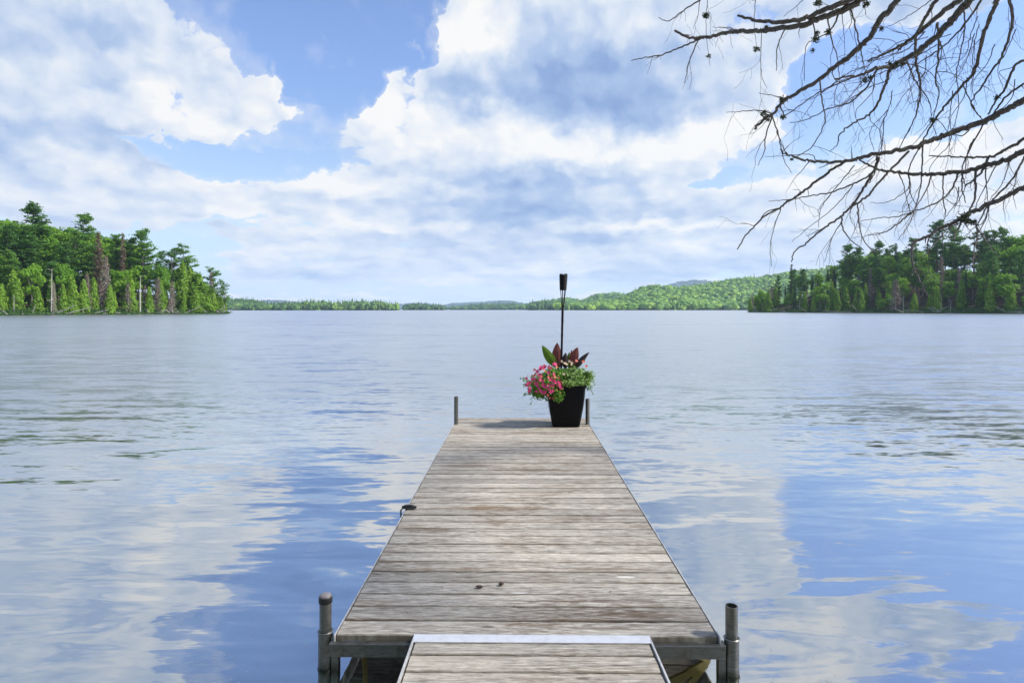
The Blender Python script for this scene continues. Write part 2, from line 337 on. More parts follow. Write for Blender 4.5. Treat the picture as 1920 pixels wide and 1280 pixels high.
def ridge(prof,d0,d1,th,spacing,conif,m,label,wob=.5,name='hill_forest',frac=1.):
    """prof: skyline (px,py); the slope rises from a shore at depth d0 to a crest at depth d1"""
    px=np.array([a for a,_ in prof],float); py=np.array([c for _,c in prof],float); py=py-np.clip((577-py)*.14,0,5)
    xs=np.linspace(px[0],px[-1],int((px[-1]-px[0])/3)+2); top=np.interp(xs,px,py)
    ds=[d0,d0+(d1-d0)*.06]+[d0+(d1-d0)*t for t in np.linspace(.2,1,7)]+[d1*1.08,d1*1.2]
    G=np.zeros((len(ds),len(xs),3))
    crest=np.maximum((HY-top)/F*d1+CZ-th,.6)
    for i,d in enumerate(ds):
        t=(d-d0)/(d1-d0)
        if t<=1: z=-.8 if i==0 else crest*(t**.8)*(1+wob*.25*np.sin(xs*.045+i*1.3)*np.sin(t*np.pi))
        else: z=crest*(1-(t-1)*1.2) if i<len(ds)-1 else -1*np.ones_like(xs)
        z=np.maximum(z,-.8) if i<len(ds)-1 else np.full_like(xs,-.8)
        G[i,:,0]=(xs-960)/F*(d+ (8*np.sin(xs*.09+d) if i<2 else 0)); G[i,:,1]=d; G[i,:,2]=z
    b=MB(); w=len(xs); h=len(ds); ii=(np.arange(h-1)[:,None]*w+np.arange(w-1)[None]).ravel()
    b.add(G.reshape(-1,3),np.stack([ii,ii+1,ii+w+1,ii+w],1)); tag(b.build('hill' ,M['hill'],smooth=True),kind='structure')
    pts=[]; 
    d=d0+2.
    while d<d1*1.03:
        x=(px[0]-960)/F*d
        while x<(px[-1]-960)/F*d:
            xx=x+rng.normal()*spacing*.35; dd=d+rng.normal()*spacing*.35
            p_=xx/dd*F+960
            if px[0]<=p_<=px[-1]:
                fi=np.interp(p_,xs,np.arange(w)); i0=int(fi); i0=min(i0,w-2); f=fi-i0
                zc=[(G[k,i0,2]*(1-f)+G[k,i0+1,2]*f) for k in range(h)]
                z=np.interp(dd,ds,zc)
                if z>-.3 or dd<d0+12: pts.append((xx,dd,max(z,0)))
            x+=spacing
        d+=spacing*(1.0 if d<d0+60 else frac)
    pts=np.array(pts); k=len(pts); hs=th*rng.uniform(.6,1.2,k); rs=spacing*rng.uniform(.5,.95,k)
    scatter_mesh(name,pts,hs,rs,conif,m,label)
    return k
T=[]
T.append(ridge([(1045,577),(1060,574),(1100,569),(1150,562),(1178,554),(1190,547),(1203,541),(1225,538.5),(1255,540),(1275,541),(1300,537),(1332,534),(1350,530),(1376,526),(1429,520),(1480,512),(1560,505),(1700,498)],1300,1850,15,12,.14,M['farleaf'],'bright yellow green wooded hillside rising to the right across the lake',frac=1.3))
T.append(ridge([(960,577),(975,573),(1000,568),(1030,563),(1060,559),(1090,563),(1100,561),(1122,552),(1150,550),(1180,553),(1230,560),(1270,565)],2000,2600,15,16,.2,M['farleaf'],'hazy green double hump of wooded hills right of the torch',frac=1.4))
T.append(ridge([(992,576),(996,566),(1012,563.5),(1030,564),(1048,567),(1060,570),(1075,575)],1350,1460,13,10,.4,M['farcon'],'darker wooded point directly behind the torch pole'))
T.append(ridge([(1215,552),(1235,545),(1255,537),(1280,530),(1300,527.5),(1320,528),(1335,531),(1370,545),(1400,556)],6000,6800,16,34,.3,M['faror'],'single blue hilltop showing above the bright hillside'))
T.append(ridge([(440,570),(470,567),(490,564),(510,563),(535,564.5),(560,567),(600,569),(660,572),(720,572),(745,570.5),(770,569),(790,568),(810,570),(830,572),(850,568.5),(880,567.5),(900,566.5),(930,564.5),(945,564),(965,566),(985,569),(1010,574)],6000,6600,14,32,.4,M['faror'],'long low blue ridge along the horizon behind the islands'))
T.append(ridge([(400,562),(430,561),(455,561),(480,563),(490,567),(505,570),(545,574),(560,578)],1150,1330,13,10,.35,M['farcon'],'low green wooded shore just right of the left headland'))
T.append(ridge([(532,578),(540,574),(560,568),(572,565),(590,565.5),(604,565),(622,569),(635,567),(650,565.5),(677,564.5),(706,565.5),(722,568),(735,572),(748,578)],1150,1230,13,8,.6,M['farcon'],'long low dark green wooded island left of the torch'))
T.append(ridge([(757,578),(762,572),(770,569.5),(785,569),(800,570.5),(815,572),(828,573.5),(835,578)],1450,1520,11,9,.6,M['farcon'],'small dark green wooded islet right of the long island'))
T.append(ridge([(845,577),(867,574),(885,571),(900,570),(930,569.5),(960,570),(985,571),(1000,573)],2000,2200,12,13,.4,M['farcon'],'pale green low shore between the small islet and the torch'))
print('far trees',T)

# ------------------------------------------------------------ tree prototypes (meshes)
def limb(b,p0,p1,r,n=5,sag=0):
    p0=np.array(p0);p1=np.array(p1); t=np.linspace(0,1,4)[:,None]; pts=p0*(1-t)+p1*t; pts[:,2]+=sag*np.sin(t[:,0]*np.pi); b.tube(pts,np.linspace(r,r*.3,4),n,cap=False)
def mk_pine(h=26,seed=0,sparse=1.,base=.22):
    tr=MB(); cr=MB(); lean=rng.normal(size=2)*.4
    tz=np.linspace(0,h,9); tr.tube(np.stack([lean[0]*(tz/h)**2*2+.15*np.sin(tz*.4),lean[1]*(tz/h)**2*2,tz],1),np.linspace(.38,.05,9),8)
    z=h*base
    while z<h*.985:
        t=(z/h-base)/(1-base); L=(5.2*(1-t)**.55*(.55+.45*min(1,t*3)) +.6)*rng.uniform(.75,1.1)
        for k in range(rng.integers(3,6)):
            if rng.random()>.9*sparse: continue
            a=rng.random()*6.28; l=L*rng.uniform(.5,1.2); el=rng.uniform(-.05,.3)+t*.35
            c=np.array([lean[0]*(z/h)**2*2,lean[1]*(z/h)**2*2,z]); dv=np.array([math.cos(a),math.sin(a),math.tan(el)]); 
            e=c+dv*l; e[2]+=.15*l; limb(tr,c,e,.07*(1-t)+.03,4)
            for q in np.arange(.32,1.05,.75/max(l,1)):
                cc=c+(e-c)*q; m_=int(30*rng.uniform(.6,1.2)); w=.42+.45*math.sin(min(q,1)*2.6)
                side=np.array([-dv[1],dv[0],0])*rng.normal()*w*.7
                pts=cc+side+rng.normal(size=(m_,3))*np.array([w*.55,w*.55,.17]); N=rng.normal(size=(m_,3))*.6+np.array([0,0,1.])
                cr.cards(pts,.34,N,2.2)
        z+=rng.uniform(.7,1.25)*(1 if t<.8 else .7)
    return tr,cr
def mk_cedar(h=11,seed=0,R=2.3,low=.08):
    tr=MB(); cr=MB(); tr.tube([[0,0,0],[.1,.05,h*.5],[0,0,h*.95]],[.2,.12,.02],6)
    ph=rng.random(4)*6
    n_=int(h*30)
    for k in range(n_):
        t=rng.random()**1.15; z=h*(low+(1-low)*t); a=rng.random()*6.28
        r=R*(1-t)**.72*(.82+.16*math.sin(3*a+ph[0]+z)+.12*math.sin(5*a+ph[1]-z*1.7))*(1 if t>.12 else .75+2*t)
        q=rng.uniform(.72,1.04); c=np.array([math.cos(a)*r*q,math.sin(a)*r*q,z-(.25)*q])
        m_=13; out=np.array([math.cos(a),math.sin(a),.3]); pts=c+rng.normal(size=(m_,3))*np.array([.2,.2,.3]); N=out*1.2+rng.normal(size=(m_,3))*.7
        cr.cards(pts,.33,N,1.7)
    for k in range(14):
        z=rng.uniform(.3,h*.3); a=rng.random()*6.28; limb(tr,[0,0,z],[math.cos(a)*R*.8,math.sin(a)*R*.8,z+rng.uniform(-.4,.6)],.04,3)
    return tr,cr
def mk_leafy(h=16,seed=0,R=4.):
    tr=MB(); cr=MB(); tr.tube([[0,0,0],[.2,.1,h*.35],[.1,-.1,h*.8]],[.28,.2,.06],7)
    for k in range(16):
        t=rng.uniform(.0,1); z=h*(.38+.55*t); a=rng.random()*6.28; rr=R*math.sqrt(max(0,1-(1.7*t-.75)**2))*rng.uniform(.25,.85)
        c=np.array([math.cos(a)*rr,math.sin(a)*rr,z]); s_=R*rng.uniform(.3,.5); limb(tr,[0,0,z*.62],c,.08,4)
        for j in range(26):
            u=rng.normal(size=3); u/=np.linalg.norm(u); u[2]=u[2]*.8+.1; cc=c+u*s_*rng.uniform(.6,1.22)
            m_=10; pts=cc+rng.normal(size=(m_,3))*.24; N=u+rng.normal(size=(m_,3))*.6+np.array([0,0,.4]); cr.cards(pts,.40,N,1.4)
    return tr,cr
def mk_spruce(h=18,seed=0,R=1.7,dens=1.,droop=.35):
    tr=MB(); cr=MB(); tr.tube([[0,0,0],[0,0,h*.5],[0,0,h]],[.2,.13,.02],6)
    z=h*.12
    while z<h*.99:
        t=z/h; L=R*(1-t)**.8*rng.uniform(.75,1.15)+.2
        for k in range(6):
            if rng.random()>dens: continue
            a=rng.random()*6.28; l=L*rng.uniform(.7,1.15); e=np.array([math.cos(a)*l,math.sin(a)*l,z-droop*l]); limb(tr,[0,0,z],e,.03,3)
            m_=int(22*l/1.2)+5; q=rng.random((m_,1))**.7; pts=np.array([0,0,z])*(1-q)+e*q+rng.normal(size=(m_,3))*np.array([.16,.16,.1]); cr.cards(pts,.22,rng.normal(size=(m_,3))*.5+np.array([0,0,1.]),2)
        z+=rng.uniform(.35,.6)
    return tr,cr
def mk_deadcon(h=13,R=1.9,cards=7):
    tr=MB(); cr=MB(); tr.tube([[0,0,0],[.1,0,h*.5],[0,.1,h]],[.17,.11,.02],6)
    z=h*.1
    while z<h*.97:
        t=z/h; L=R*(1-t)**.7
        for k in range(5):
            a=rng.random()*6.28; l=L*rng.uniform(.5,1.2)+.15; e=np.array([math.cos(a)*l,math.sin(a)*l,z-rng.uniform(-.1,.5)*l]); limb(tr,[0,0,z],e,.035,3,sag=.1)
            for j in range(3):
                q=rng.uniform(.4,1); s0=np.array([0,0,z])*(1-q)+e*q; limb(tr,s0,s0+rng.normal(size=3)*np.array([.3,.3,.25])-np.array([0,0,.25]),.015,3)
            m_=cards; q=rng.random((m_,1)); pts=np.array([0,0,z])*(1-q)+e*q+rng.normal(size=(m_,3))*.16; cr.cards(pts,.15,None,3.)
        z+=rng.uniform(.22,.4)
    return tr,cr
def mk_snag(h=10):
    tr=MB(); lx=rng.normal()*1.; tr.tube([[0,0,0],[lx*.3,.05,h*.4],[lx*.8,0,h*.75],[lx*1.1,0,h]],[.17,.13,.08,.02],6)
    for k in range(16):
        t=rng.uniform(.2,.95); a=rng.random()*6.28; l=rng.uniform(.4,1.6); p0=np.array([lx*1.1*t,0,h*t]); limb(tr,p0,p0+np.array([math.cos(a)*l,math.sin(a)*l,rng.uniform(-.4,.5)]),.035,3)
    return tr,None
KINDS={}
def reg(key,fn,n_,crownmat,barkmat_,H,**k):
    L=[]
    for i in range(n_):
        tr,cr=fn(H,**k); 
        L.append((tr.build('trunk',barkmat_,link=False).data, cr.build('crown',crownmat,link=False).data if cr else None))
    KINDS[key]=(L,H)
reg('pine',mk_pine,4,M['pine'],M['bark'],26)
reg('sparsepine',mk_pine,3,M['pine'],M['bark'],20,sparse=.6,base=.3)
reg('cedar',mk_cedar,5,M['cedar'],M['bark'],11)
reg('leafy',mk_leafy,5,M['leaf'],M['bark'],16)
reg('spruce',mk_spruce,3,M['spruce'],M['bark'],18)
reg('deadcon',mk_deadcon,3,M['dead'],M['greybark'],13)
reg('brownspruce',mk_spruce,2,M['dead'],M['bark'],17,dens=.8)
reg('snag',lambda h:mk_snag(h),3,None,M['greybark'],9)
cnt={}
NAMES={'pine':'pine_tree','sparsepine':'pine_tree','cedar':'cedar_tree','leafy':'broadleaf_tree','spruce':'spruce_tree','deadcon':'dead_conifer','brownspruce':'dying_spruce','snag':'dead_tree'}
def tree(key,x,y,z,h,label,group=None,wid=1.,lean=0):
    L,H=KINDS[key]; tm,cm=L[rng.integers(len(L))]; s=h/H
    e=empty(NAMES[key],(x,y,z),rng.random()*6.28,label,NAMES[key].replace('_',' '),group); e.scale=(s*wid,s*wid,s)
    e.rotation_euler[1]=lean
    t=D.objects.new('trunk',tm); COL.objects.link(t); t.parent=e
    if cm: c=D.objects.new('crown',cm); COL.objects.link(c); c.parent=e
    cnt[key]=cnt.get(key,0)+1; return e
def at_shore(px,poly,back):
    # walk along the ray until `back` metres inside the headland
    r=(px-960)/F
    d=np.arange(130,470,.5); s=segdist(r*d,d,poly); k=np.argmax(s>=back)
    return (r*d[k],d[k]) if s[k]>=back else None
SKL=([-40,0,40,60,100,120,155,180,210,240,265,290,310,330,350,370,385,395,410,430],[408,408,412,405,418,422,425,430,436,442,455,478,492,500,508,525,535,540,548,566])
SKR=([1400,1412,1430,1480,1520,1560,1600,1650,1700,1740,1790,1830,1880,1920,1960],[575,545,527,503,494,484,475,468,468,462,455,452,446,440,430])
taken=[]
def hero(key,px,topy,poly,back,label,wid=1.,group=None,lean=0):
    q=at_shore(px,poly,back)
    if q is None: print('skip',px); return
    x,y=q; z=float(gh(x,y,poly)[0])-.2; top=CZ+(HY-topy)/F*y; tree(key,x,y,z,top-z,label,group,wid,lean); taken.append((x,y))
L_,R_=LEFT,RIGHT
hero('pine',66,383,L_,34,'tallest white pine of the left headland, its broad top far above the rest',1.15)
hero('pine',155,401,L_,38,'second tall white pine on the left headland, flat topped above the broadleaf crowns',1.0)
hero('pine',268,431,L_,14,'full blue green pine nearest the middle of the left headland',1.05)
hero('pine',300,470,L_,24,'green pine between the full middle pine and the twin topped pines of the left headland',.9)
hero('sparsepine',322,468,L_,12,'left one of the two ragged pines on the right half of the left headland',1.2)
hero('sparsepine',342,461,L_,13,'right one of the two ragged pines on the right half of the left headland',1.1)
hero('pine',20,470,L_,10,'wide pine at the left edge of the photo',1.1)
hero('pine',95,490,L_,7,'dense pine standing below the tallest pine of the left headland',1.2)
hero('sparsepine',404,501,L_,4,'thin wind bent pine near the tip of the left headland',1.1,lean=.05)
hero('deadcon',396,508,L_,3,'bare grey conifer beside the wind bent pine at the headland tip',.7)
hero('sparsepine',421,527,L_,1.6,'last scraggly pine at the very tip of the left headland',.9)
hero('brownspruce',185,436,L_,8,'tall rust brown dying spruce on the left headland',1.1)
hero('brownspruce',230,437,L_,16,'second rust brown dying spruce, narrower, behind the cedars of the left headland',.8)
hero('deadcon',198,478,L_,2.5,'tall grey dead conifer in front of the rust brown spruce',.9)
hero('deadcon',163,510,L_,3,'short grey dead conifer left of the tall grey one on the left shore',.9)
hero('deadcon',296,520,L_,2,'bushy grey dead conifer right of the middle pine on the left shore',1.15)
hero('deadcon',240,530,L_,1.5,'pale leaning dead conifer at the water in front of the middle pine',1.1)
hero('snag',263,515,L_,1.2,'pale bare trunk at the water in the middle of the left shore',1.)
hero('snag',96,502,L_,1.5,'slender bare trunk among the cedars under the tallest pine',.8)
hero('deadcon',101,528,L_,1.2,'brown dead conifer beside the slender bare trunk on the left shore',.7)
hero('spruce',385,535,L_,5,'small pointed dark spruce near the headland tip',1.)
hero('spruce',360,503,L_,9,'pointed dark spruce right of the twin ragged pines',.9)
for px_,ty,bk in((343,498,8),(357,508,7),(370,520,5),(381,528,4),(389,538,3),(399,545,2.5),(408,548,2),(415,556,1.5),(424,560,1.2),(366,545,1.5),(376,552,1.2)):
    hero('cedar',px_,ty+rng.uniform(-7,5),L_,bk+rng.uniform(-.4,1.),'small green cedar in the cluster tapering to the tip of the left headland',rng.uniform(1.,1.9),'cedars at the tip of the left headland')
# right headland
hero('spruce',1484,494,R_,22,'dark pointed spruce standing up over the low end of the right wood',1.1)
hero('pine',1588,459,R_,30,'white pine leftmost in the row of skyline pines on the right headland')
hero('pine',1612,464,R_,34,'white pine second in the row of skyline pines on the right headland')
hero('pine',1646,453,R_,36,'white pine third in the row of skyline pines on the right headland')
hero('sparsepine',1668,462,R_,40,'open topped pine between the third and fourth skyline pines on the right headland')
hero('spruce',1680,455,R_,40,'slim dark spruce among the skyline pines on the right headland')
hero('pine',1713,445,R_,42,'white pine left of the tallest one on the right headland',.9)
hero('pine',1757,414,R_,36,'tallest white pine of the right headland, standing behind the hanging branches',1.)
hero('pine',1790,424,R_,42,'broad pale green pine right of the tallest one on the right headland',1.1)
hero('sparsepine',1826,438,R_,50,'thin topped pine left of the three dark pines at the right skyline')
hero('pine',1848,433,R_,52,'left one of the three dark pines at the right skyline',.9)
hero('pine',1862,432,R_,55,'middle one of the three dark pines at the right skyline',.9)
hero('pine',1882,427,R_,52,'right one of the three dark pines at the right skyline',1.)
hero('leafy',1912,440,R_,46,'tall dark rounded broadleaf tree at the right edge of the photo',1.4)
hero('spruce',1432,520,R_,9,'dark pine shaped spruce left of the pointed one on the right headland',1.2)
hero('deadcon',1680,523,R_,2,'bushy grey brown dead conifer at the water in the middle of the right shore',1.5)
hero('deadcon',1610,515,R_,18,'grey dead conifer high behind the cedars left of the bushy one',.9)
hero('deadcon',1632,502,R_,20,'brown dead conifer right of the other one high in the right wood',.8)
hero('deadcon',1765,480,R_,26,'tall grey dead conifer below the tallest pine of the right headland',1.)
hero('deadcon',1798,500,R_,20,'dead conifer right of the tall grey one in the right wood',.9)
hero('snag',1694,552,R_,1.,'thin white leaning trunk at the water on the right shore',.8)
hero('snag',1765,556,R_,1.,'thin pale upright trunk at the water on the right shore',.6)
hero('leafy',1885,508,R_,3,'pale yellow green broadleaf tree leaning over the right shore',1.2)
hero('leafy',1430,545,R_,2,'round green tree at the left end of the right shore',.9)
hero('leafy',1538,527,R_,3,'rounded green tree on the shore left of the small bright cedar',1.1)
hero('cedar',1553,558,R_,1.5,'small bright cedar cone on the right shore',1.)
hero('leafy',1655,560,R_,1.5,'low bushy green tree left of the bushy dead conifer',1.4)
# filler trees
def fill(poly,SK,side,pxr,rows):
    n0=0
    for (b0,b1,sp,mixk,hr) in rows:
        pool=[]
        PX=rng.uniform(*pxr,20000); DD=rng.uniform(130,470,20000); XX=(PX-960)/F*DD
        s1=segdist(XX,DD,poly); s2=segdist(XX*.97,DD*.97,poly); ok=(s1>=b0)&(s1<=b1)&(s2<=s1+1)
        for px,x,y in zip(PX[ok],XX[ok],DD[ok]):
            if any((x-a)**2+(y-c)**2<sp*sp for a,c in pool): continue
            if any((x-a)**2+(y-c)**2<(sp*.55)**2 for a,c in taken): continue
            key=rng.choice([k for k,_ in mixk],p=[w for _,w in mixk]); h=rng.uniform(*hr[key])
            z=float(gh(x,y,poly)[0])-.2; sky=np.interp(px,*SK)+rng.uniform(0,10)
            maxh=CZ+(HY-sky)/F*y-z
            if maxh<5: continue
            if b0>=30 and key=='leafy': h=max(h,min(maxh,20))
            h=min(h,maxh); pool.append((x,y)); n0+=1
            row='at the water' if b0<5 else ('in the middle of the slope' if b0<25 else 'high on the slope')
            kn={'pine':'white pine','cedar':'yellow green cedar','leafy':'green broadleaf tree','spruce':'dark narrow spruce','deadcon':'grey dead conifer','sparsepine':'thin ragged pine','brownspruce':'rust brown dying spruce','snag':'bare grey trunk'}[key]
            tree(key,x,y,z,h,f'{kn} among its like {row} in the {side} wood',f'{kn}s {row} in the {side} wood',rng.uniform(.85,1.25))
        taken.extend(pool)
    print(side,n0)
HR={'cedar':(7,13),'leafy':(11,17),'pine':(18,25),'spruce':(12,18),'deadcon':(8,13),'snag':(5,9),'sparsepine':(12,18),'brownspruce':(10,15)}
HF=dict(HR); HF['leafy']=(7,11)
fill(LEFT,SKL,'left',(-900,432),[(1,4.5,2.7,[('cedar',.74),('leafy',.1),('deadcon',.08),('snag',.08)],HF),(5,14,4.6,[('cedar',.45),('leafy',.35),('spruce',.12),('deadcon',.08)],HR),(14,34,6.,[('leafy',.4),('pine',.25),('spruce',.2),('cedar',.15)],HR),(34,72,5.6,[('leafy',.85),('spruce',.1),('pine',.05)],HR)])
fill(RIGHT,SKR,'right',(1396,2750),[(1,4.5,3.6,[('cedar',.62),('leafy',.26),('deadcon',.06),('snag',.06)],HF),(5,14,5.6,[('cedar',.46),('leafy',.22),('spruce',.22),('deadcon',.1)],HR),(14,34,7.2,[('leafy',.38),('pine',.24),('spruce',.22),('deadcon',.06),('cedar',.10)],HR),(34,75,7.,[('leafy',.55),('pine',.25),('spruce',.2)],HR)])
print(cnt)
# the wooded bank behind the landing
for i,(x,y,key,h) in enumerate([(-16,-9,'leafy',14),(-10,-14,'pine',20),(-5,-8,'cedar',9),(-1,-15,'leafy',15),(4,-10,'cedar',10),(8,-7,'leafy',12),(13,-12,'pine',22),(17,-5,'cedar',9),(-21,-15,'pine',21),(21,-13,'leafy',15),(-12,-6,'cedar',8),(1,-20,'pine',23),(27,-8,'leafy',14),(-27,-8,'leafy',13)]):
    tree(key,x,y,min(.13*(1.9-y),2.2)-.2,h,f'{NAMES[key].replace("_"," ")} on the near bank behind the landing','trees on the near bank',1.1)
# driftwood logs along both shores
def log_mesh():
    b=MB(); l=rng.uniform(3,7); t=np.linspace(0,1,6); b.tube(np.stack([t*l,rng.normal()*.3*t**2,.25+.5*t*rng.random()+.1*np.sin(t*5)],1),np.linspace(.15,.05,6),6)
    for k in range(5):
        q=rng.uniform(.2,.9); p0=np.array([q*l,0,.4]); limb(b,p0,p0+np.array([rng.uniform(-.3,1),rng.uniform(-.7,.7),rng.uniform(.2,1.)]),.04,3)
    return b.build('log',M['greybark'],link=False).data
LG=[log_mesh() for _ in range(4)]
for side,poly,rngp,num in(('left',LEFT,(0,425),30),('right',RIGHT,(1410,1918),26)):
    for k in range(num):
        px=rng.uniform(*rngp); q=at_shore(px,poly,rng.uniform(-.6,.5)); x,y=q
        o=D.objects.new('driftwood_log',LG[k%4]); COL.objects.link(o); o.location=(x,y,.05+rng.random()*.3); o.rotation_euler=(0,rng.uniform(-.55,.1),rng.uniform(-.9,.6)+(math.pi if rng.random()<.5 else 0))
        tag(o,f'bleached driftwood log lying under the trees at the {side} waterline','log',f'driftwood logs along the {side} shore')
# brush under the trees (nobody could count it)
for side,poly,rngp in(('left',LEFT,(-700,430)),('right',RIGHT,(1400,2700))):
    b=MB()
    for px in np.arange(*rngp,1.6):
        for bk in (.3,2.,3.5,6):
            q=at_shore(px+rng.normal(),poly,bk+rng.uniform(-.2,.5))
            if q is None: continue
            x,y=q; z=float(gh(x,y,poly)[0]); hh=rng.uniform(.3,.8) if bk<1 else rng.uniform(.6,1.8)
            m_=20; pts=np.array([x,y,z])+np.stack([rng.normal(size=m_)*.6,rng.normal(size=m_)*.4,rng.random(m_)*hh],1); b.cards(pts,.25,None,2.)
            if rng.random()<.35: limb(b,[x,y,z],[x+rng.normal()*.5,y,z+rng.uniform(1,2.6)],.05,3)
    tag(b.build('undergrowth',M['spruce']),f'dark tangled undergrowth along the {side} waterline','undergrowth',kind='stuff')

# ------------------------------------------------------------ dock
YAW=-math.radians(.64)
dock=empty('dock',(0,0,0),YAW,'long weathered grey plank dock on aluminium pipe legs reaching into the lake','dock')
XL,XR=-.883,.955
def boards(y0,pitch,nb,xl,xr,zt,th=.03,gap=.011,yw=None):
    b=MB()
    for i in range(nb):
        a=y0+i*pitch+gap*rng.uniform(.3,1.)/2; c=y0+(i+1)*pitch-gap*rng.uniform(.3,1.6)/2; K=26
        xs=np.linspace(xl+rng.uniform(0,.004),xr-rng.uniform(0,.004),K); dz=rng.normal()*.0012
        ya=a+np.cumsum(rng.normal(size=K))*.0006*1.; yc=c+np.cumsum(rng.normal(size=K))*.0006; ya=np.clip(ya,a-.001,a+.004); yc=np.clip(yc,c-.004,c+.001)
        cup=.0022; rows=[]
        ez=np.clip(rng.normal(size=K)*.0012,-.003,0)
        prof=[(0,zt-th),(0,zt-.006),(.03,zt-.0005),(.5,zt-cup*.5),(.97,zt-.0005),(1,zt-.006),(1,zt-th)]
        for s_,z in prof: rows.append(np.stack([xs,ya+(yc-ya)*s_,(z+dz+(ez if s_ in(.03,.97) else 0))*np.ones(K)],1))
        V=np.concatenate(rows); q=[]; i0=(np.arange(6)[:,None]*K+np.arange(K-1)[None]).ravel(); q=np.stack([i0,i0+1,i0+K+1,i0+K],1)
        b.add(V,[q,(np.arange(7)*K)[None],(np.arange(7)[::-1]*K+K-1)[None],np.stack([np.arange(K-1)+6*K,np.arange(K-1)+1+6*K,np.arange(K-1)+1,np.arange(K-1)],1)])
    return b
YE=Y0+NB*PITCH
boards(Y0,PITCH,NB,XL+.012,XR-.012,DECK).build('deck',M['deck'],dock)
# nail/knot specks are in the material; metal edges:
for xx in (XL+.004,XR-.004):
    b=MB(); b.box((xx,(Y0+YE)/2,DECK-.049),(.006,YE-Y0+.02,.10)); bev(b.build('side_rail',M['edge'],dock),.001)
b=MB(); b.box(((XL+XR)/2,Y0-.012,DECK-.064),(XR-XL+.03,.022,.062)); b.box(((XL+XR)/2,Y0-.016,DECK-.031),(XR-XL+.03,.034,.004)); bev(b.build('front_beam',M['alu'],dock),.0015)
b=MB(); b.box(((XL+XR)/2,YE+.012,DECK-.055),(XR-XL+.03,.02,.1)); b.build('end_beam',M['alu'],dock)
for yy in np.linspace(Y0+.7,YE-.7,6):
    b=MB(); b.box(((XL+XR)/2,yy,DECK-.062),(XR-XL-.03,.05,.06)); b.build('cross_beam',M['alu'],dock)
legs=[((609-973)/F*3.03,3.03,.158,True,-1),((1370-973)/F*2.99,2.99,.142,False,1),((855-973)/F*8.45,8.45,.372,False,-1),((1101.5-973)/F*8.45,8.45,.345,False,1)]
for x,y,h,cap,sd in legs:
    b=MB(); b.pipe((x,y,0),.025,.0285,-1.6,DECK+h); p=b.build('leg',M['alu'],dock,True); m_=p.modifiers.new('e','EDGE_SPLIT'); m_.split_angle=.8
    b=MB(); b.pipe((x,y,0),.030,.0345,-.02,DECK-.012)
    b.lathe((x,y,DECK-.014),[(.0350,0),(.0385,.003),(.0350,.006),(.0345,.004)],24); b.pipe((x,y,0),.03,.0375,.000,.006)
    sl=b.build('leg_sleeve',M['alu'],dock,True); m_=sl.modifiers.new('e','EDGE_SPLIT'); m_.split_angle=.8
    xb=x-sd*.052; b=MB(); b.box((xb,y-.005,.075),(.034,.04,.17)); b.box((x-sd*.035,y,DECK-.06),(.03,.03,.05)); bev(b.build('leg_bracket',M['alu'],dock),.002)
    if cap:
        b=MB(); b.lathe((x,y,DECK+h-.03),[(.0300,0),(.0325,.002),(.0330,.022),(.0315,.030),(.026,.038),(.016,.043),(.004,.045)],28)
        b.build('leg_cap',M['cap'],p,True)
# diagonal braces below the front
def bar(p0,p1,w,h,name,m,par):
    p0=np.array(p0);p1=np.array(p1); d=p1-p0; L=np.linalg.norm(d); x=d/L; z=np.array([0,0,1.]); y=np.cross(z,x); y/=np.linalg.norm(y); z=np.cross(x,y)
    b=MB(); b.box((p0+p1)/2,(L,w,h),np.stack([x,y,z],1)); return b.build(name,m,par)
bar((.70,3.10,.115),(.93,3.12,.012),.02,.035,'brace',M['brace'],dock)
bar((.84,3.12,.12),(.94,3.14,.0),.02,.035,'brace',M['brace'],dock)
bar((-.76,3.1,.12),(-.845,3.35,-.10),.02,.04,'brace',M['brace'],dock)
bar((.90,3.17,.13),(.97,3.2,.02),.004,.035,'brace_strap',M['alu'],dock)
bar((-.80,3.2,.12),(-.80,3.2,-.1+.001),.004,.035,'brace_strap',M['alu'],dock) if False else None

# gangway
rp=math.radians(2.8); gw=empty('gangway',((997-960)/F*2.95,2.945,.186),YAW,'narrow plank ramp leading from the shore onto the near end of the dock','ramp'); gw.rotation_euler=(-rp,0,YAW)
GW=.553; M['ramp']=woodmat('weathered_ramp_wood',.142,-.142*24,.35)
b=boards(-.142*24,.142,24,-GW+.008,GW-.008,0,.03); b.build('deck',M['ramp'],gw)
for s_ in(-1,1):
    b=MB(); b.box((s_*(GW+.004),-1.705,-.028),(.009,3.4,.07)); bev(b.build('side_rail',M['edge'],gw),.0015)
b=MB(); b.box((0,.0,.0045),(1.12,.075,.004)); b.build('hinge_plate',M['trim'],gw)

# cleat strap on the left edge
def dk(px,py): 
    d=DECK; dd=F*(CZ-DECK)/(py-HY); return np.array([(px-960)/F*dd,dd,DECK])
c=dk(767,955); cl=empty('mooring_cleat',tuple(c),.1,'small black mooring cleat on the left edge of the dock','cleat')
b=MB(); b.tube([[-.055,0,.022],[-.03,0,.030],[.0,0,.030],[.03,0,.028],[.055,.004,.018]],[.006,.009,.011,.009,.006],10); b.tube([[-.02,0,0],[-.018,0,.03]],.009,8); b.tube([[.025,0,0],[.022,0,.03]],.009,8); b.build('horn',M['rubber'],cl,True)
b=MB(); b.tube([[-.06,-.02,-.05],[-.062,-.012,.0],[-.05,-.01,.016],[0,-.015,.014],[.05,-.012,.012],[.055,.02,.012],[0,.024,.01],[-.05,.02,.01]],.006,8); b.build('rope_loop',M['rubber'],cl,True)
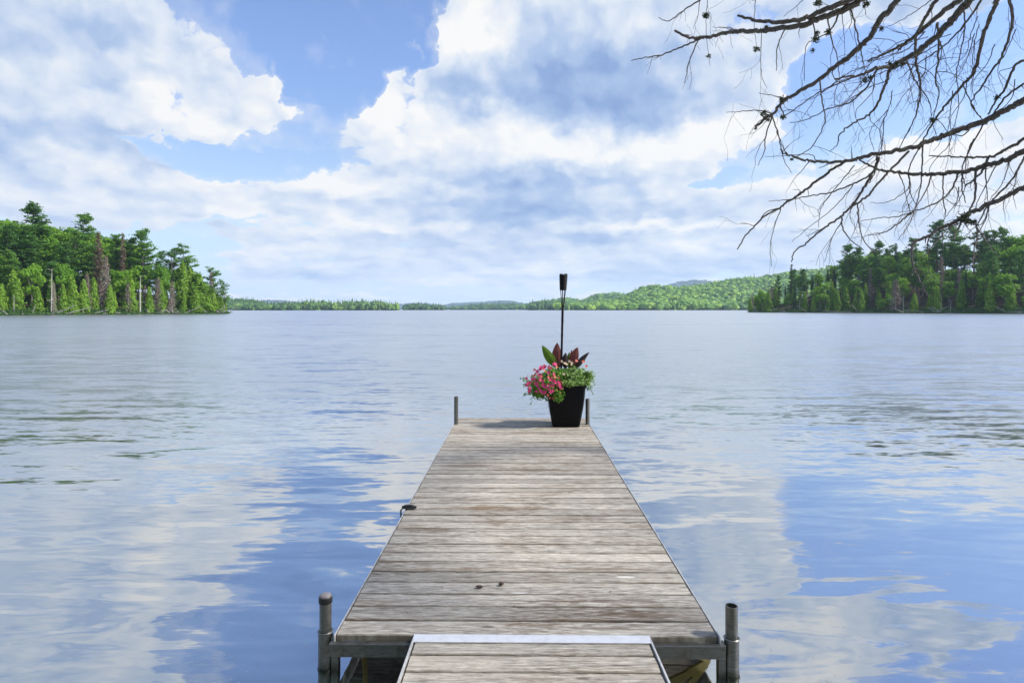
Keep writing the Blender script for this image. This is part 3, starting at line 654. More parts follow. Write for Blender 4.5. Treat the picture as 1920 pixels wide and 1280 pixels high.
# pine cone, curled twig, small bits
def cone(b,c,r,l):
    for k in range(46):
        t=k/46; a=k*2.4; rr=r*math.sin(.35+t*2.5); p=np.array(c)+np.array([(t-.5)*l,math.cos(a)*rr,r+math.sin(a)*rr]); b.cards([p],r*.75,np.array([[.6,math.cos(a),math.sin(a)]]),1.2)
    b.tube([[c[0]-l*.45,c[1],c[2]+r],[c[0],c[1],c[2]+r],[c[0]+l*.45,c[1],c[2]+r]],[r*.3,r*.75,r*.25],8)
c=dk(940,1097); b=MB(); cone(b,(0,0,0),.010,.028); o=b.build('pine_cone',M['cone']); o.location=c; o.rotation_euler=(0,0,.3); tag(o,'small round dark pine cone lying near the front of the dock','pine cone')
c=dk(903,1102); b=MB(); cone(b,(-.012,0,0),.009,.034); b.tube([[-.04,.02,.006],[-.02,.006,.008],[.01,.004,.01],[.04,.014,.008],[.07,.018,.003]],[.001,.0018,.002,.0015,.0008],5); o=b.build('twig',M['cone']); o.location=c; tag(o,'curled brown twig with a cone left of the small pine cone on the dock','twig')
b=MB()
for k in range(60):
    q=dk(rng.uniform(700,1270),rng.uniform(805,1180)**1.0); 
    if XL+.03<q[0]<XR-.03: b.cards([q+np.array([0,0,.002])],rng.uniform(.003,.011),np.array([[.1,.1,1.]]),1.8)
tag(b.build('fallen_debris',M['cone']),'tiny dark bark flakes and seeds scattered over the dock planks','debris',kind='stuff')
# pollen and bits floating on the near water
b=MB(); m_=1100; x=rng.normal(size=m_)*2.2; y=2.7+rng.gamma(1.6,.8,m_); 
pts=np.stack([x,y,np.full(m_,.003)],1); b.cards(pts,.0042,np.tile([[0,0,1.]],(m_,1))+rng.normal(size=(m_,3))*.05,1.5)
tag(b.build('floating_pollen',M['speck']),'pale specks of pollen floating on the water around the near end of the dock','pollen',kind='stuff')

# ------------------------------------------------------------ planter
PC=np.array([(1060-960)/F*8.42,8.42,DECK]); 
pot=empty('flower_pot',tuple(PC),YAW,'tall black square tapered flower pot at the far end of the dock','flower pot')
def sqring(w,z,rc=.035,n=5):
    pts=[]
    for cx,cy,a0 in((1,1,0),(-1,1,90),(-1,-1,180),(1,-1,270)):
        for k in range(n):
            a=math.radians(a0+90*k/(n-1)); pts.append([cx*(w-rc)+rc*math.cos(a),cy*(w-rc)+rc*math.sin(a),z])
    return np.array(pts)
b=MB(); prof=[(.168,.0),(.178,.004),(.200,.12),(.222,.25),(.238,.38),(.246,.48),(.249,.515),(.258,.520),(.260,.548),(.256,.552),(.238,.552),(.236,.53),(.228,.49)]
R_s=[sqring(w,z) for w,z in prof]; n_=len(R_s[0]); V=np.concatenate(R_s); k=len(R_s); i=np.arange(k-1)[:,None]*n_; j=np.arange(n_)[None]; j2=(j+1)%n_
b.add(V,[np.stack([(i+j).ravel(),(i+j2).ravel(),(i+n_+j2).ravel(),(i+n_+j).ravel()],1),np.arange(n_)[::-1][None]]); 
body=b.build('pot_body',M['pot'],pot,True); e_=body.modifiers.new('e','EDGE_SPLIT'); e_.split_angle=.6
b=MB(); g=sqring(.23,.50); b.add(np.vstack([g,[[0,0,.53]]]),np.array([[i,(i+1)%n_,n_] for i in range(n_)])); b.build('soil',M['soil'],pot)
# torch
x0=(1051.5-960)/F*8.40; tc=empty('garden_torch',(x0,8.40,DECK+.5),0,'tall slim black bamboo style garden torch standing in the flower pot','torch'); 
tilt=(1056-1051)/F*8.4; 
def tz(py): return (HY-py)/F*8.4+CZ-(DECK+.5)
def tx(z): return tilt*(z/tz(514))
def tp(z,dx=0,dy=0): return [tx(z)+dx,dy,z]
zb=tz(572); b=MB(); zs=np.linspace(-.3,zb,14); b.tube([tp(z) for z in zs],np.linspace(.0125,.017,14),10)
for py in(628,600): z=tz(py); b.tube([tp(z-.006),tp(z),tp(z+.006)],[.017,.0195,.017],12)
b.build('pole',M['torch'],tc,True)
z0,z1=tz(573),tz(543)
for k in range(7):
    a=k/7*6.28; b=MB(); b.tube([tp(z0-.05,.012*math.cos(a),.012*math.sin(a)),tp((z0+z1)/2,.026*math.cos(a),.026*math.sin(a)),tp(z1+.01,.037*math.cos(a),.037*math.sin(a))],.0042,5); b.build('strut',M['torch'],tc)
zt=tz(516); b=MB()
for q in range(11):   # woven bands
    t=q/10; z=z1+(zt-z1)*t; r=.037+.010*t
    th=np.linspace(0,6.2832,25)[:-1]; pts=np.stack([tx(z)+(r+.0025*np.sin(th*6+q*np.pi))*np.cos(th),(r+.0025*np.sin(th*6+q*np.pi))*np.sin(th),np.full(24,z)],1); b.tube(np.vstack([pts,pts[:1]]),.0105,6,cap=False)
for k in range(12):
    a=k/12*6.28; b.tube([tp(z1-.005,.038*math.cos(a),.038*math.sin(a)),tp(zt+.012+.006*(k%3),.048*math.cos(a),.048*math.sin(a))],.006,5)
b.build('basket',M['torch'],tc)
b=MB(); b.lathe(tp(z1),[(.030,0),(.034,.02),(.037,(zt-z1)*.9),(.02,(zt-z1)*.92),(.012,(zt-z1)*.98)],16); b.build('fuel_can',M['rubber'],tc,True)
# canna leaves
def W(px,py,d): return P(px,py,d)
cn=empty('canna_plant',(PC[0],PC[1],DECK+.52),0,'broad leaved canna with green and bronze blades around the torch pole','plant'); base=np.array(cn.location)
def blade(bp,tp_,w,m,dd,curl=.02,name='leaf'):
    a=W(bp[0],bp[1],8.42)-base; c=W(tp_[0],tp_[1],8.42+dd)-base; ax=c-a; L=np.linalg.norm(ax); ax/=L; sd=np.cross(ax,[0,1,0]); sd/=np.linalg.norm(sd); nm=np.cross(sd,ax)
    K=12; U=7; V=[]
    for i in range(K):
        t=i/(K-1); ww=w*(math.sin(math.pi*min(1,(t*.93+.05))**.85)**.8 if t<1 else 0.02)*.5; ww=max(ww,.003)
        for u in range(U):
            s_=(u/(U-1)*2-1); V.append(a+ax*L*t+sd*(ww*s_+.012*math.sin(t*3))+nm*(curl*(abs(s_)*1.)*math.sin(t*3)-.09*L*math.sin(t*2.6)+.004*math.sin(t*20+s_*3)))
    i=(np.arange(K-1)[:,None]*U+np.arange(U-1)[None]).ravel(); b=MB(); b.add(V,np.stack([i,i+1,i+U+1,i+U],1)); o=b.build(name,m,cn,True)
    b=MB(); b.tube([a-ax*.12,a,a+ax*L*.5,a+ax*L*.93]+nm*np.array([[0],[0],[-.09*L],[-.05*L]])-nm*.004,[.008,.006,.003,.001],5); b.build('midrib',M['canna_d'] if m!=M['canna_g'] else M['canna_g'],o,True)
    return o
g=blade((1045,688),(1016.5,647),.125,M['canna_g'],-.05); g['label']='green canna leaf pointing left'
blade((1046,690),(1045,642.5),.135,M['canna_p'],.05)
blade((1060,690),(1061,661),.09,M['canna_d'],-.02)
g=blade((1067,690),(1068,660),.06,M['canna_g'],.05); 
blade((1072,690),(1083,651),.13,M['canna_p'],.0)
blade((1078,692),(1104.5,660.5),.075,M['canna_d'],-.03)
blade((1074,690),(1072,656),.05,M['canna_p'],.12)
b=MB(); 
for x_ in(1048,1060,1070,1076): b.tube([W(x_,725,8.42)-base,W(x_,700,8.42)-base,W(x_,688,8.42)-base],[.009,.008,.006],6)
b.build('stem',M['canna_d'],cn,True)
# petunia mass (left) and variegated trailing plant (right)
def mound(b,c,R3,m_,size,zcut=None,asp=1.3):
    u=rng.normal(size=(m_,3)); u/=np.linalg.norm(u,axis=1)[:,None]; r=rng.random((m_,1))**.4
    lump=1+.18*np.sin(u[:,0:1]*7+1)*np.cos(u[:,2:3]*6)+.1*np.sin(u[:,1:2]*11)
    p=np.array(c)+u*np.array(R3)*r*lump; b.cards(p,size,u+rng.normal(size=(m_,3))*.7+np.array([0,-.2,.5]),asp); return p
pt=empty('petunia_plant',(PC[0]-.15,PC[1]-.1,DECK+.53),0,'bushy flowering plant with pink and coral blossoms spilling over the left of the pot','flowers'); bp=np.array(pt.location)
b=MB(); b1=W(1023,722,8.3)-bp
mound(b,b1,(.215,.2,.18),2600,.022); mound(b,W(1040,702,8.35)-bp,(.16,.18,.10),1200,.022); mound(b,W(1045,738,8.15)-bp,(.10,.07,.11),600,.02); mound(b,W(1010,735,8.3)-bp,(.12,.12,.10),700,.02)
for k in range(26):
    a=rng.uniform(2.2,4.6); p0=W(1020,725,8.3)-bp; e=p0+np.array([math.cos(a)*rng.uniform(.2,.27),rng.uniform(-.1,.05),rng.uniform(-.12,.12)]); b.tube([p0,(p0+e)/2+[0,0,.03],e],[.003,.002,.001],4); b.cards(e+rng.normal(size=(9,3))*.018,.018)
p0=W(996,748,8.25)-bp; 
for q in range(9): b.cards([p0+[rng.normal()*.008,0,-.012*q+.02]],.015)
b.build('foliage',M['gleaf'],pt)
def flower(m,rad):
    b=MB(); 
    for k in range(5):
        a=k/5*6.283; d=np.array([math.cos(a),math.sin(a),.25]); s_=np.array([-math.sin(a),math.cos(a),0]); r=rad
        V=[[0,0,0],d*r*.55-s_*r*.38,d*r*.95-s_*r*.30+[0,0,.0],d*r*1.05,d*r*.95+s_*r*.30,d*r*.55+s_*r*.38]; b.add(V,np.array([[0,1,2,3],[0,3,4,5]]))
    b.tube([[0,0,-rad*.9],[0,0,-rad*.1],[0,0,.001]],[rad*.1,rad*.16,rad*.22],6)
    return b.build('flower',m,link=False).data
FM={'p':[flower(M['pink'],.026),flower(M['pink'],.021)],'c':[flower(M['coral'],.021),flower(M['coral'],.017)],'w':[flower(M['cream'],.020)]}
def crop(cx,cy): return 960+cx*.15625,620+cy*.15625
fl=[('p',510,600),('p',525,620),('p',490,630),('p',570,640),('p',580,665),('p',598,690),('p',440,655),('p',445,695),('p',415,685),('p',375,650),('p',370,740),('p',390,745),('c',505,815),('c',510,770),('p',505,820),('p',270,580),('p',245,585),('p',285,575),('p',200,630),('p',215,625),('p',180,650),('p',215,685),('p',205,710),('p',210,735),('c',275,630),('p',175,570),('c',270,470),('p',335,460),('p',345,455),('p',400,430),('p',385,435),('c',470,440),('c',440,440),('c',350,520),('c',355,550),('c',465,590),('c',440,555),('c',480,555),('p',520,400),('p',500,402),('c',395,480),('c',275,530),('w',600,365),('w',625,520),('c',430,770),('c',260,545)]
fl+=[(rng.choice(['p','p','c']),440+215*math.cos(a_)*r_,610+205*math.sin(a_)*r_) for a_,r_ in zip(rng.random(48)*6.28,rng.random(48)**.5) if not(math.cos(a_)*r_>.75)]
for i,(kk,cx,cy) in enumerate(fl):
    px,py=crop(cx,cy); u=(cx-430)/270; v=(cy-600)/260; dd=8.30-.20*math.sqrt(max(0,1-min(1,u*u*.9+v*v*.8)))-.03
    o=D.objects.new('flower',FM[kk][i%len(FM[kk])]); COL.objects.link(o); o.parent=pt; o.location=W(px,py,dd)-bp; o.rotation_euler=(math.radians(75)+rng.normal()*.35,rng.normal()*.4,rng.normal()*.5)
vp=empty('trailing_plant',(PC[0]+.12,PC[1]-.05,DECK+.53),0,'light green variegated trailing plant spilling over the right of the pot','plant'); bp=np.array(vp.location)
b=MB(); mound(b,W(1075,704,8.38)-bp,(.21,.19,.12),1900,.022); mound(b,W(1088,715,8.25)-bp,(.12,.10,.09),800,.022); mound(b,W(1068,718,8.16)-bp,(.15,.06,.05),450,.02)
for k in range(34):
    a=rng.uniform(-.9,1.0); p0=W(1088,708,8.3)-bp; l=rng.uniform(.12,.21); e=p0+np.array([math.cos(a)*l,rng.uniform(-.1,.05),math.sin(a)*l*.8-.02]); b.tube([p0,(p0+e)/2+[0,0,.03],e],[.003,.002,.001],4)
    for q in np.linspace(.4,1,6): b.cards(p0+(e-p0)*q+rng.normal(size=(3,3))*.012,.018)
for k in range(8):
    p0=W(1095+k*2,718+k,8.3)-bp
    for q in range(int(rng.uniform(3,8))): b.cards([p0+[rng.normal()*.01+.004*q,0,-.015*q]],.018)
b.build('foliage',M['vleaf'],vp)
for i,(cx,cy) in enumerate([(690,365),(715,400),(635,390),(655,400),(720,385),(775,360),(860,370),(890,425),(850,375)]):
    px,py=crop(cx,cy); o=D.objects.new('flower',FM['w' if i<5 else 'c'][0]); COL.objects.link(o); o.parent=vp; o.location=W(px,py,8.25)-bp; o.rotation_euler=(1.2+rng.normal()*.3,rng.normal()*.3,rng.normal()*.5)

# ------------------------------------------------------------ overhanging dead tree
TX,TY=6.6,2.2
dt=empty('overhanging_tree',(TX,TY,.1),0,'bare dead tree with lichen tufts hanging its branches over the lake at top right','tree'); tb=np.array(dt.location)
def dep(px,py): return 5.6+1.3*(1920-px)/740+.6*math.sin(py/130.+px/300.)+.2*math.sin(px/90.)
def A(cx,cy): return 1180+cx*.3907,cy*.3907
def C(cx,cy): return 1360+cx*.2917,240+cy*.2917
def smooth(pts,n=6):
    pts=np.array(pts,float); 
    if len(pts)<3:
        t=np.linspace(0,1,n+1)[:,None]; return pts[0]*(1-t)+pts[1]*t
    Q=np.vstack([2*pts[0]-pts[1],pts,2*pts[-1]-pts[-2]]); out=[]
    for i in range(1,len(Q)-2):
        for t in np.linspace(0,1,n,endpoint=False):
            out.append(.5*((2*Q[i])+(-Q[i-1]+Q[i+1])*t+(2*Q[i-1]-5*Q[i]+4*Q[i+1]-Q[i+2])*t*t+(-Q[i-1]+3*Q[i]-3*Q[i+1]+Q[i+2])*t**3))
    out.append(Q[-2]); return np.array(out)
def twigs(b,pts,rad,dens,depth=0):
    L=0
    for i in range(1,len(pts)):
        L=np.linalg.norm(pts[i]-pts[i-1])
        if rng.random()<L*dens*(.46 if depth==0 else 1.1):
            d=pts[i]-pts[i-1]; d/=np.linalg.norm(d)+1e-9
            g=d*rng.uniform(.2,.9)+rng.normal(size=3)*.55+np.array([-.1,0,-.75 if rng.random()<.8 else .35]); g/=np.linalg.norm(g)
            l=(rng.uniform(.08,.28) if depth else rng.uniform(.08,.46)); k=6; q=[pts[i]]
            for s_ in range(k):
                g=g+rng.normal(size=3)*.2+np.array([0,0,-.05]); g/=np.linalg.norm(g); q.append(q[-1]+g*l/k)
            r0=min(rad[i]*.55,.0046 if depth==0 else .0028); rr=np.linspace(r0,.0014,k+1); b.tube(q,rr,4,cap=False)
            if depth==0: twigs(b,np.array(q),rr,5.5,1)
def branch(main,subs=(),ext=None,fn=A,w=(20,4),dens=6,label=None):
    """main: traced centreline; w: widths in photo pixels at start and end; subs: [(pts,(w0,w1))]"""
    b=MB()
    for k,(pl,ww,ex) in enumerate([(main,w,ext)]+[(s_[0],s_[1],None) for s_ in subs]):
        pl=smooth([fn(*q) for q in pl],7); pl=pl+np.concatenate([[[0,0]],rng.normal(size=(len(pl)-2,2))*min(1.1,.35+ww[0]*.06),[[0,0]]])
        q3=np.array([P(px,py,dep(px,py)) for px,py in pl]); wd=np.linspace(ww[0],ww[1],len(pl))*.76; r=wd/F*q3[:,1]/2
        if ex is not None:
            tp_=np.array([TX,TY,ex]); t=np.linspace(0,1,9)[:-1,None]; xt=tp_*(1-t)+q3[0]*t; xt[:,2]+=.25*np.sin(t[:,0]*np.pi); q3=np.vstack([xt,q3]); r=np.concatenate([np.linspace(r[0]*1.5,r[0],8),r])
        q3=q3-tb; big=ww[0]>8
        b.tube(q3,r,8 if big else 5,jit=.35 if big else .2)
        twigs(b,q3[8:] if ex is not None else q3,r[8:] if ex is not None else r,dens)
        if big:   # rough bark stubs
            for _ in range(int(len(q3)*.8)):
                i=rng.integers(len(q3)); g=rng.normal(size=3); g/=np.linalg.norm(g); b.tube([q3[i],q3[i]+g*(r[i]+.012)],[.006,.002],4)
    o=b.build('branch',M['branch'],dt)
    if label: o['label']=label
    return o
tr=MB(); zz=np.linspace(-.4,9,14); tr.tube(np.stack([.25*np.sin(zz*.35)-.02*zz,.1*np.sin(zz*.5)+.03*zz,zz],1),np.linspace(.19,.05,14),14,jit=.12); tr.build('trunk',M['bark'],dt,True)
branch([(1150,-20),(1000,60),(900,95),(830,120),(700,140),(620,150),(520,148),(440,165),(350,182),(270,175),(218,148)],
 [([(1110,-20),(950,45),(850,85),(760,105),(640,103),(575,90),(520,75)],(15,5)),([(350,182),(250,225),(160,262),(80,275),(10,292)],(4.5,2)),([(330,195),(290,290),(265,400)],(3.5,1.5)),([(745,145),(710,230),(705,340)],(3.5,2)),([(635,155),(630,300),(640,380),(660,420)],(2,1)),([(880,110),(890,180),(845,230),(840,390)],(3.5,1.2)),([(1060,30),(1090,150),(1110,240),(1130,330),(1180,420)],(4.5,1.5)),([(950,80),(970,190),(1000,290),(1010,400)],(4,1.5)),([(1010,60),(960,150),(890,190)],(5,2)),([(1125,0),(1135,70)],(2.5,1.2)),([(1020,60),(1030,170),(1035,300)],(2,1))],ext=7.0,w=(17,5),dens=8)
branch([(375,-15),(368,100),(372,200),(388,315)],w=(1.8,1),dens=5); 
branch([(350,-8),(270,45),(190,100),(140,85)],[([(605,-10),(600,110),(610,235)],(2,1)),([(840,-5),(790,40),(740,80)],(2,1))],ext=7.6,w=(4,1.5),dens=7)
branch([(1300,-15),(1210,90),(1150,180),(1080,250),(990,320),(900,390),(800,450),(735,490),(690,545),(640,580),(600,620)],
 [([(690,545),(655,650),(650,720),(618,795)],(4,1.5)),([(685,555),(720,670),(740,760),(780,830)],(3.5,1.2)),([(690,545),(620,530),(540,535),(465,540)],(3.5,1.2)),([(735,470),(690,460),(620,445)],(3,1.2)),([(915,390),(925,480),(938,580),(880,700),(790,760)],(4,2)),([(1150,180),(1270,200),(1290,240)],(2,1)),([(720,500),(745,560)],(4,2.5)),([(690,560),(640,560)],(4,3))],ext=6.8,w=(15,5),dens=5)
branch([(1655,-20),(1580,60),(1500,150),(1420,220),(1330,280),(1260,315),(1180,330),(1100,360),(985,380)],
 [([(1255,320),(1230,400),(1190,500),(1150,550),(1060,600),(1010,650),(1000,690),(962,730)],(8,1.5)),([(1190,335),(1130,430),(1040,500),(960,520),(850,575),(770,590)],(5,1.5)),([(1100,360),(985,410),(900,450),(800,520),(740,560)],(4,2)),([(1330,290),(1370,380),(1440,490),(1450,560)],(4,1.5)),([(1260,315),(1400,260),(1500,200)],(4,2)),([(1300,300),(1420,330),(1500,420)],(3,1.2))],ext=6.5,w=(20,4),dens=8,label='thick dark branch across the upper right')
branch([(1610,-15),(1500,60),(1410,140),(1350,190),(1270,240),(1150,290)],[([(1375,170),(1375,300),(1395,400),(1390,500),(1350,610),(1290,720)],(7,2)),([(1480,110),(1485,250),(1470,380),(1485,450),(1460,560)],(6,2)),([(1420,150),(1330,240),(1240,270),(1140,300)],(3,1.5)),([(1600,30),(1610,120),(1590,250),(1570,360),(1580,500),(1550,640)],(4,1.5)),([(1690,0),(1600,130),(1500,230),(1380,310),(1290,380)],(6,1.5))],ext=6.8,w=(14,4),dens=8)
branch([(1490,-20),(1430,70),(1370,170),(1290,240)],[([(1450,0),(1350,70),(1260,120),(1180,140)],(2.5,1))],ext=7.3,w=(10,5),dens=5)
branch([(1775,-20),(1740,60),(1700,170),(1660,330),(1600,410),(1540,480),(1470,570),(1430,640),(1390,720)],[([(1470,560),(1530,640),(1540,700)],(2,1)),([(1600,410),(1650,510),(1690,570),(1720,600)],(3,1.5)),([(1455,575),(1400,650),(1340,720)],(2.5,1)),([(1455,580),(1480,680)],(2,1)),([(1700,170),(1620,250),(1550,260)],(2,1))],ext=6.7,w=(11,2.5),dens=5)
branch([(1820,-20),(1840,90),(1800,240),(1740,340),(1680,430),(1640,500),(1690,570)],[([(1740,340),(1690,420)],(2,1))],ext=7.2,w=(8,2.5),dens=4)
branch([(1930,270),(1850,320),(1800,430),(1760,480),(1720,550)],[([(1850,320),(1775,350),(1850,420)],(2,1)),([(1894,400),(1810,460),(1750,540),(1700,600)],(6,3))],ext=5.1,w=(7,4),dens=5)
branch([(1935,465),(1894,480),(1800,530),(1740,565),(1650,600),(1540,640),(1450,675),(1350,710),(1240,730),(1150,745),(1080,762),(980,778),(900,775),(830,765),(760,745),(725,715)],
 [([(900,775),(860,740),(720,750),(650,752)],(2.5,1)),([(760,745),(735,700),(700,600)],(3,1.5)),([(1640,610),(1600,650),(1540,645)],(4,2)),([(1700,590),(1600,800),(1610,900),(1560,1000)],(4,1.5)),([(1070,760),(1065,700)],(3,1)),([(1400,690),(1340,820),(1350,900),(1310,1000)],(3.5,1.5)),([(1190,740),(1180,820),(1150,880)],(4,2))],ext=4.5,w=(17,3.5),dens=6,label='longest grey branch reaching left across the middle')
branch([(985,190),(960,260),(900,370),(820,490),(740,570),(640,640),(520,740),(450,790),(425,860)],
 [([(1180,150),(1060,270),(980,360),(900,450),(800,510)],(6,5)),([(750,575),(750,620),(790,700),(890,785)],(4.5,2)),([(742,610),(690,700),(635,860)],(3,1.2)),([(850,490),(860,620),(890,720),(960,800),(1000,810)],(3.5,1.5)),([(640,640),(520,695)],(2.5,1)),([(830,240),(740,350),(680,420),(610,530),(600,640)],(3,1.2)),([(820,370),(700,510),(560,620),(430,730)],(2.5,1))],fn=C,w=(8,2.5),dens=5)
branch([(780,210),(640,300),(540,380),(470,430),(390,480),(350,515),(260,560),(190,630),(130,690),(75,780)],
 [([(355,520),(310,650),(290,770),(298,890)],(2.5,1.2)),([(350,515),(260,540),(220,600)],(3,2)),([(190,630),(100,608)],(2,1)),([(470,430),(480,400),(435,395)],(2,1)),([(660,235),(600,260)],(2.5,1.5))],fn=C,w=(7,3),dens=4)
branch([(960,275),(900,320),(800,370),(690,410),(580,430),(470,450),(390,460),(280,470)],[([(690,410),(600,520),(610,560)],(2,1))],fn=C,w=(5,1.5),dens=5)
branch([(1960,125),(1920,150),(1800,210),(1680,240),(1600,265),(1450,290),(1330,300),(1220,298),(1100,285),(1000,275),(930,240),(860,205)],
 [([(1500,290),(1450,400),(1390,460),(1290,510),(1200,540),(1100,570),(980,580),(870,600)],(5,1.5)),([(1210,530),(1130,600),(1060,650),(990,680),(920,685)],(5,1.5)),([(1180,300),(1180,380),(1100,450),(1020,480),(930,480)],(3,1.2)),([(1270,110),(1265,260),(1250,400),(1210,540),(1180,620),(1110,720)],(4,1.5)),([(1400,300),(1400,440),(1415,540),(1405,600)],(3.5,2)),([(1525,280),(1520,370),(1545,480)],(5,2)),([(1610,270),(1605,440),(1565,545)],(6,4)),([(1670,240),(1680,380),(1690,480)],(3.5,1.5)),([(1500,380),(1490,460),(1420,570)],(3,1.5)),([(1180,310),(1190,420),(1230,500)],(3,1.5)),([(1330,300),(1280,420),(1220,520)],(4,2)),([(1750,220),(1700,320),(1620,480),(1610,520)],(3,1.5)),([(1110,280),(1150,380),(1180,520)],(3,1.2))],fn=C,ext=4.2,w=(15,3.5),dens=5,label='lower thick grey branch curving in from the right edge')
branch([(1960,50),(1920,70),(1800,140),(1700,185),(1600,190),(1480,185),(1310,180)],[([(1690,190),(1640,290),(1540,375)],(7,4)),([(1600,70),(1560,150),(1545,270)],(3.5,2))],fn=C,ext=4.6,w=(9,2.5),dens=4)
branch([(1940,150),(1920,190),(1880,270),(1800,380),(1720,460),(1690,495),(1610,640)],[([(1830,200),(1800,300),(1770,370),(1690,480)],(3,1.5)),([(1820,350),(1900,400)],(2,1)),([(1880,260),(1850,420),(1870,520)],(2,1))],fn=C,ext=4.8,w=(6,3),dens=5)
branch([(1965,350),(1920,380),(1800,440),(1700,490),(1560,555),(1480,600),(1390,640),(1290,700),(1210,740),(1198,800),(1210,890),(1240,960),(1300,1080)],
 [([(1545,555),(1500,640),(1465,715)],(6,2.5)),([(1610,590),(1620,700),(1600,780),(1595,890)],(4,2.5)),([(1560,590),(1430,650),(1350,740),(1270,830)],(3.5,1.5)),([(1390,640),(1400,760)],(3,1.5)),([(1290,700),(1285,740)],(4,2)),([(1700,490),(1660,600),(1600,640),(1520,720)],(3,1.5)),([(1210,740),(1150,775)],(2.5,1.2)),([(1620,640),(1700,760),(1760,830)],(2.5,1)),([(1690,500),(1670,600),(1610,690)],(3,2))],fn=C,ext=3.9,w=(13,3),dens=5,label='lowest branch dipping in front of the right wood')
# extra fine hanging twigs filling the upper right
for gx in range(16):
    cx=rng.uniform(1150,1880); cy=rng.uniform(80,700); branch([(cx,cy),(cx-rng.uniform(0,40),cy+90),(cx-rng.uniform(20,110),cy+190),(cx-rng.uniform(30,190),cy+290)],w=(2.6,1),dens=9)
for gx in range(8):
    cx=rng.uniform(1000,1850); cy=rng.uniform(120,420); branch([(cx,cy),(cx-90,cy+30),(cx-190,cy+100),(cx-260,cy+115)],w=(2.4,1),dens=9)
def lichen(px,py,r):
    r*=1.0
    c=P(px,py,dep(px,py))-tb; b=MB(); m_=70
    p=c+rng.normal(size=(m_,3))*r*.45; b.cards(p,r*.35,None,3.); 
    for k in range(14): g=rng.normal(size=3); g/=np.linalg.norm(g); b.tube([c,c+g*r*1.3],[.0015,.0006],3)
    b.build('lichen_tuft',M['lichen'],dt)
for q,r in(((370,75),.035),((380,270),.022),((610,238),.03),((655,130),.022),((905,15),.035),((893,190),.032),((880,243),.02),((955,155),.028),((735,478),.036),((740,562),.028),((645,545),.036),((665,575),.022),((1265,318),.05),((1310,310),.03),((1130,383),.026),((1155,372),.02),((1210,138),.022),((1455,575),.03),((1765,468),.026),((780,765),.018),((900,160),.022),((1135,20),.03)):
    lichen(*A(*q),r)
for q,r in(((1530,580),.05),((1555,600),.04),((1595,605),.03)): lichen(*C(*q),r)

# ------------------------------------------------------------ haze
b=MB(); z0,z1=-2.2,420; b.box((0,4150,(z0+z1)/2),(10600,9000,z1-z0)); hz=b.build('haze',None if False else M['rock'])
m,n,out=mat('haze_air'); v=n.new('ShaderNodeVolumePrincipled'); v.inputs['Color'].default_value=(.62,.79,1,1); v.inputs['Density'].default_value=8e-5; v.inputs['Anisotropy'].default_value=.2; n.l.new(v.outputs[0],out.inputs['Volume'])
hz.data.materials.clear(); hz.data.materials.append(m); tag(hz,'thin pale blue air over the lake','haze',kind='stuff')

# ------------------------------------------------------------ sky
SUN_AZ=math.radians(97); SUN_EL=math.radians(42)
w=D.worlds.new('World'); S.world=w; w.use_nodes=True; n=NT(w.node_tree); n.n.clear()
n2=lambda *a,**k: n.noise(*a,dim='2D',**k)
out=n.new('ShaderNodeOutputWorld'); bg=n.new('ShaderNodeBackground'); n.l.new(bg.outputs[0],out.inputs[0]); bg.inputs[1].default_value=.12
sky=n.new('ShaderNodeTexSky',sky_type='NISHITA',sun_disc=False,sun_elevation=SUN_EL,sun_rotation=SUN_AZ,altitude=300,air_density=1.,dust_density=.6,ozone_density=2.)
dirv=n.vm('NORMALIZE',n.new('ShaderNodeTexCoord').outputs['Generated']); X,Y,Z=n.sep(dirv)
az=n.math('ARCTAN2',X,Y); el=n.math('ARCSINE',n.math('MAXIMUM',n.math('ABSOLUTE',Z),0.))
ly=n.math('LOGARITHM',n.math('ADD',el,.10),math.e)
q=n.comb(n.math('MULTIPLY',az,3.),n.math('MULTIPLY',ly,1.5),0)
# warped angular coordinates, in units of photo pixels at the centre
w1=n.vm('SUBTRACT',n2(q,1.5,3,.55,color=True),(.5,.5,.5)); w2=n.vm('SUBTRACT',n2(q,6.,4,.6,color=True),(.5,.5,.5))
fade=n.mr(el,0.,.3,.28,1.)
wv=n.vm('MULTIPLY',n.vm('ADD',n.vm('SCALE',w1,scale=120.),n.vm('SCALE',w2,scale=70.)),(1.3,1,0))
uv=n.vm('ADD',n.comb(n.math('MULTIPLY',az,F),n.math('MULTIPLY',el,F),0),n.vm('MULTIPLY',wv,n.comb(1,fade,0)))
def ell(px,py,rx,ry,wt,rot=0,soft=1.,src=None):
    rot=rot if abs(rot)>10 else 0
    a=math.atan((px-960)/F); e=math.atan((HY-py)/F*math.cos(a)); rx*=math.cos(a)**1.5; ry*=math.cos(a)
    U=uv if src is None else src
    if rot: o=n.mapping(U,loc=(a*F,e*F,0),rot=(0,0,math.radians(rot)),scale=(rx,ry,1),kind='TEXTURE')
    else: o=n.vm('MULTIPLY_ADD',U,(1/rx,1/ry,0),(-a*F/rx,-e*F/ry,0))
    return n.mr(n.vm('LENGTH',o),1.+.45*soft,1.-.55*soft,0,wt,True)
def field(L,soft=1.,src=None):
    s_=None
    for e in L:
        v=ell(*(tuple(e)+(0,))[:6],soft,src); s_=v if s_ is None else n.math('ADD',s_,v)
    return s_
q2=n.vm('ADD',q,n.vm('SCALE',w2,scale=.10)); up=(.05,.085,0)
